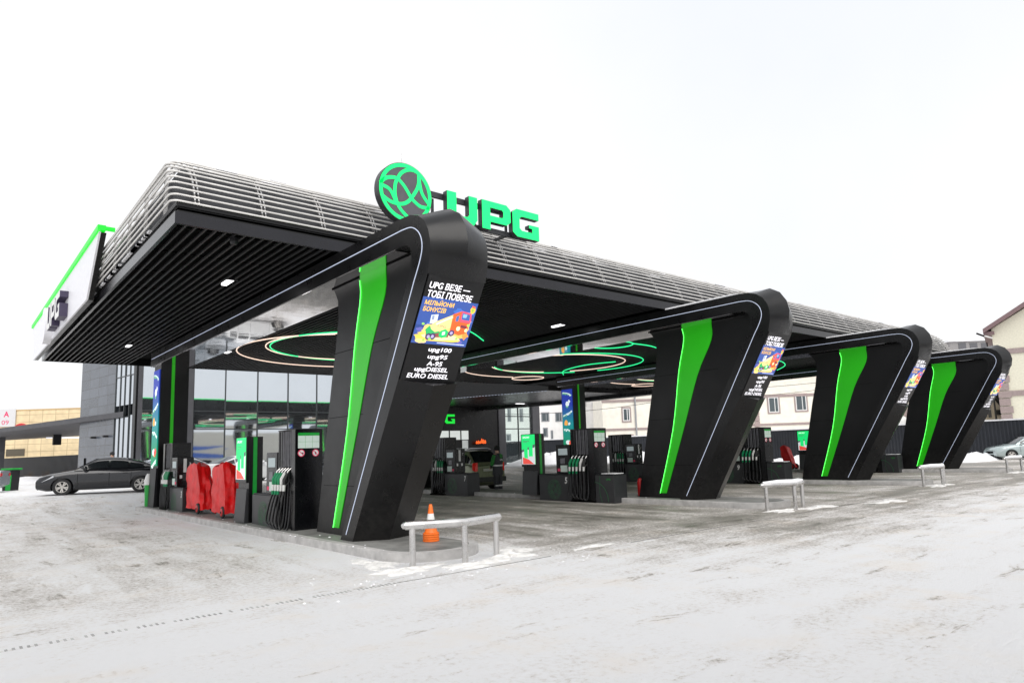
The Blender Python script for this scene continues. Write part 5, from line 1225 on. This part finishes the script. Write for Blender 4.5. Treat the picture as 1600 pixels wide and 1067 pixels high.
SKIN = mat('skin', (.55, .34, .25), .55); JGR = mat('jacket_green', (.02, .20, .03), .7, noise=.15); JBK = mat('jacket_charcoal', (.035, .037, .042), .75, noise=.2, bump=.4, bscale=14); REFL = mat('reflective_tape', (.62, .62, .62), .4); HAIR = mat('knit_cap_black', (.012, .012, .013), .85)
def person(label, loc, rz, long_coat=True):
    t = thing('person', label, 'person', loc, rz)
    # facing +y; back to -y
    V = [(0, 0, .98), (0, -.01, 1.18), (0, -.02, 1.38), (0, 0, 1.50), (0, .015, 1.57), (0, .02, 1.66), (0, .015, 1.75),
         (-.19, -.01, 1.43), (-.27, .03, 1.18), (-.22, .16, .99), (-.17, .22, .96), (.19, -.01, 1.43), (.28, .02, 1.18), (.25, .12, .97), (.22, .17, .92),
         (-.10, 0, .93), (-.11, .01, .52), (-.12, -.01, .10), (-.12, .10, .04), (-.12, .17, .03), (.10, 0, .93), (.12, .01, .52), (.13, -.01, .10), (.13, .10, .04), (.13, .17, .03)]
    E_ = [(0, 1), (1, 2), (2, 3), (3, 4), (4, 5), (5, 6), (2, 7), (7, 8), (8, 9), (9, 10), (2, 11), (11, 12), (12, 13), (13, 14), (0, 15), (15, 16), (16, 17), (17, 18), (18, 19), (0, 20), (20, 21), (21, 22), (22, 23), (23, 24)]
    Rr = [(.17, .13), (.17, .13), (.18, .13), .065, .06, (.085, .10), (.075, .09), .085, .062, .05, .035, .085, .062, .05, .035, .105, .08, .06, .05, .045, .105, .08, .06, .05, .045]
    def zm(c): 
        if c.z > 1.49: return 0
        if c.z < .10: return 2
        if math.hypot(c.x, 0) > .12 and c.y > .19 and .85 < c.z < 1.0: return 0
        return 1
    b = skin_mesh('body', V, E_, Rr, t, [SKIN, JBK, RUB], zm)
    def lathe_o(mb, prof, m, n=28, sy=.72):
        vs = [(r*math.cos(2*math.pi*j/n), r*sy*math.sin(2*math.pi*j/n)+oy, z) for r, z, oy in prof for j in range(n)]
        mb.add(vs, [(i*n+j, i*n+(j+1) % n, (i+1)*n+(j+1) % n, (i+1)*n+j) for i in range(len(prof)-1) for j in range(n)], m)
    if long_coat:
        mb = MB(); lathe_o(mb, [(.255, .68, 0), (.25, .80, 0), (.24, .95, 0), (.235, 1.10, 0), (.245, 1.25, -.01), (.25, 1.38, -.01), (.19, 1.47, -.01), (.10, 1.53, 0)], JBK); mb.build('coat', t, smooth=60, world=False)
        mb = MB(); lathe_o(mb, [(.243, 1.02, 0), (.245, 1.08, 0)], REFL); mb.build('reflective_band', t, smooth=60, world=False)
        mb = MB()
        for s_ in (-1, 1):
            mb.tube([(s_*.20, -.01, 1.44), (s_*.255, .015, 1.30), (s_*.285, .03, 1.17), (s_*.275, .08, 1.07)], [.085, .078, .07, .064], JGR, 12)
            mb.tube([(s_*.12, -.01, .30), (s_*.12, -.01, .245)], .092, REFL, 14)
        mb.build('sleeve', t, smooth=60, world=False)
        mb = MB(); mb.poly([(-.06, -.205, 1.34), (.06, -.205, 1.34), (.07, -.16, 1.50), (-.07, -.16, 1.50)], JGR); mb.text('UPG', (-.085, -.198, 1.24), (1, 0, 0), (0, 0, 1), .17, .06, WHT, .03); mb.build('back_print', t, world=False, fix=False)
        mb = MB()
        for s_ in (-1, 1): mb.tube([(s_*.10, 0, .9), (s_*.12, .0, .5), (s_*.125, -.01, .12)], [.12, .10, .085], JBK, 12)
        mb.build('trousers', t, smooth=60, world=False)
    else:
        mb = MB(); lathe_o(mb, [(.215, .90, 0), (.22, 1.05, 0), (.24, 1.25, -.01), (.245, 1.38, -.01), (.18, 1.47, -.01), (.09, 1.53, 0)], JGR); mb.build('jacket', t, smooth=60, world=False)
    mb = MB(); lathe_o(mb, [(.105, 1.64, .01), (.115, 1.70, .01), (.11, 1.77, .01), (.08, 1.815, .01), (.01, 1.835, .01)], HAIR, 20, 1.05); mb.build('cap', t, smooth=60, world=False)
    for s_ in (-1, 1):
        mb = MB()
        c = Vector((s_*(.17 if s_ < 0 else .22), .215 if s_ < 0 else .165, .96 if s_ < 0 else .92))
        for f in range(4): mb.tube([c+Vector((s_*.01+(f-1.5)*.019, .0, 0)), c+Vector(((f-1.5)*.021, .035, -.03)), c+Vector(((f-1.5)*.021, .03, -.065+.006*abs(f-1.5)))], [.011, .010, .008], SKIN, 6)
        mb.tube([c+Vector((-s_*.03, -.01, 0)), c+Vector((-s_*.055, .02, -.02)), c+Vector((-s_*.05, .04, -.035))], [.012, .011, .009], SKIN, 6); mb.build('hand', t, smooth=60, world=False)
    mb = MB(); mb.lathe([(.001, -.02), (.02, -.01), (.018, .012), (.001, .02)], SKIN, (0, .125, 1.645), 2, 8)
    for s_ in (-1, 1): mb.lathe([(.001, -.02), (.018, 0), (.001, .02)], SKIN, (s_*.093, .02, 1.64), 2, 8)
    mb.build('nose_and_ears', t, smooth=60, world=False)
    mb = MB()
    for s_ in (-1, 1): mb.lathe([(.001, -.008), (.012, 0), (.001, .008)], INK, (s_*.035, .112, 1.668), 2, 8)
    mb.box((-.025, .108, 1.60), (.025, .116, 1.606), mat('lip', (.4, .15, .13), .5)); mb.build('eyes_and_mouth', t, world=False)
    return t
person('attendant in charcoal coat with green sleeves standing behind the olive car', (16.92, 21.2, 0), R(12))
person('person in a green jacket and black cap behind the dark sedan', (6.95, 41.0, .42), R(150), False)

# ================================================================ SMALL OUTDOOR THINGS
p = at(16, 765, 35); t = thing('waste_bin', 'green and black waste bin by the left edge before the dark fence', 'waste bin', (p.x, p.y, .42)); t.rotation_euler = (0, 0, R(-48))
mb = MB(); mb.prism([(-.24, 0), (.24, 0), (.30, 1.05), (-.28, 1.05)], DARK, lambda x, z: (x, -.25, z), lambda x, z: (x, .25, z)); mb.build('bin_body', t, world=False, bevel=.02)
mb = MB(); mb.box((-.34, -.30, 1.06), (.36, .30, 1.15), GRNP); mb.build('lid', t, world=False, bevel=.02)
mb = MB(); mb.prism([(-.05, 0.02), (.24, .02), (.28, .8), (.02, .8)], GRNP, lambda x, z: (x, -.262, z), lambda x, z: (x, -.251, z)); mb.build('green_panel', t, world=False)
t = thing('waste_bin', 'green and white small bin at the left end of the nearest island', 'waste bin', (5.60, 26.2, .14))
mb = MB(); mb.lathe([(.10, 0), (.12, .75), (.11, .78)], GRNP, (5.56, 26.2, .14), 2, 18); mb.build('bin_body', t, smooth=40)
mb = MB(); mb.lathe([(.13, .72), (.14, .84), (.1, 1.0), (.05, 1.1)], WHT, (5.56, 26.2, .14), 2, 18); mb.build('lid', t, smooth=40)
# bare shrubs by the left fence
def shrub(x, y, h, label, seed):
    rnd = random.Random(seed); mb = MB(); m = mat('bare_twig', (.10, .075, .055), .8)
    for i in range(34):
        a = rnd.uniform(0, 6.28); l_ = rnd.uniform(.5, 1)*h; s_ = rnd.uniform(.15, .6)
        P = [Vector((x, y, .3))]; dd = Vector((math.cos(a)*s_, math.sin(a)*s_, 1)).normalized()
        for k in range(4): P.append(P[-1]+dd*l_/4); dd = (dd+Vector((rnd.uniform(-.3, .3), rnd.uniform(-.3, .3), rnd.uniform(-.1, .2)))).normalized()
        mb.tube(P, [.012, .010, .008, .006, .004], m, 4)
        for k in (2, 3): mb.tube([P[k], P[k]+Vector((rnd.uniform(-.2, .2), rnd.uniform(-.2, .2), .2))], .004, m, 3)
    tag(mb.build('bare_shrub'), label, 'shrub')
for i, (px, lab) in enumerate(((70, 'bare shrub nearest the dark sedan bonnet by the left fence'), (45, 'bare shrub by the fence right of the waste bin'), (105, 'bare shrub at the foot of the tiled tower'))):
    p = at(px, 750, 52); shrub(p.x, p.y, 1.2, lab, i)
# snow heaps
def heap(px, py, d, rx, ry, h):
    p = at(px, py, d); return (p.x, p.y, rx, ry, h)
snow_lumps('snow_bank', [heap(1520, 716, 44, 4.6, 1.5, .5), heap(1360, 712, 52, 5, 1.5, .7), heap(1000, 728, 58, 6, 1.5, .7), heap(860, 722, 58, 5, 2.0, .9), heap(60, 755, 50, 7, 2.5, .45), heap(1260, 722, 50, 5, 1.5, .6)],
           ['snow bank at the fence right of the farthest pillar', 'snow bank at the fence between the last two pillars', 'snow bank at the fence behind pump 11', 'snow bank at the fence right of the glass bay', 'snow bank at the foot of the left dark fence', 'snow bank at the fence behind the small red cover'], 'snow bank')
snow_lumps('snow_patch', [(5.05, 8.40, .45, .22, .05), (5.95, 8.05, .55, .2, .04), (6.75, 8.25, .4, .25, .05), (7.2, 8.7, .35, .3, .03), (5.0, 9.3, .22, .6, .04), (15.2, 8.3, .6, .22, .04), (16.4, 8.05, .7, .22, .035), (25.2, 8.3, .8, .3, .05), (34.6, 8.3, .8, .4, .05), (18.6, 7.3, .8, .25, .03), (8.3, 7.95, .4, .12, .02)],
           ['trampled snow round the left post of the nearest guard rail', 'trampled snow round the middle post of the nearest guard rail', 'trampled snow round the right post of the nearest guard rail', 'thin snow patch just right of the nearest guard rail', 'thin snow patch along the rounded kerb of the nearest island', 'snow patch under the second guard rail', 'snow patch right of the second guard rail', 'snow patch under the third guard rail', 'snow patch under the farthest guard rail', 'long snow ridge beyond the second guard rail', 'slush ridge near the drain right of the nearest guard rail'], 'snow patch', None, 1.3, SNOWD)
rnd = random.Random(11); mb = MB()
for i in range(90):
    k = rnd.choice([0, 0, 0, 1, 2]); y = rnd.uniform(9.2, 26); r_ = rnd.uniform(.006, .02); x = RX[k]-.30+rnd.uniform(-.16, .14)
    if rnd.random() < .3: x = RX[k]-.20+rnd.uniform(0, .3); z = .14
    else: z = .0 if x < RX[k]-.32 else .135
    n_ = 6; mb.add([(x+r_*1.4*math.cos(6.28*j/n_)*rnd.uniform(.6, 1.2), y+r_*2*math.sin(6.28*j/n_)*rnd.uniform(.6, 1.2), z) for j in range(n_)]+[(x, y, z+r_*.9)], [(j, (j+1) % n_, n_) for j in range(n_)], SNOW)
for i in range(150):
    x = rnd.gauss(6.2, 1.6); y = rnd.gauss(8.0, .5); r_ = rnd.uniform(.004, .014); n_ = 5
    mb.add([(x+r_*1.5*math.cos(6.28*j/n_)*rnd.uniform(.6, 1.2), y+r_*1.5*math.sin(6.28*j/n_)*rnd.uniform(.6, 1.2), 0) for j in range(n_)]+[(x, y, r_)], [(j, (j+1) % n_, n_) for j in range(n_)], SNOW)
tag(mb.build('snow_crumbs'), 'small crumbs of snow scattered along kerbs and posts', 'snow', kind='stuff')
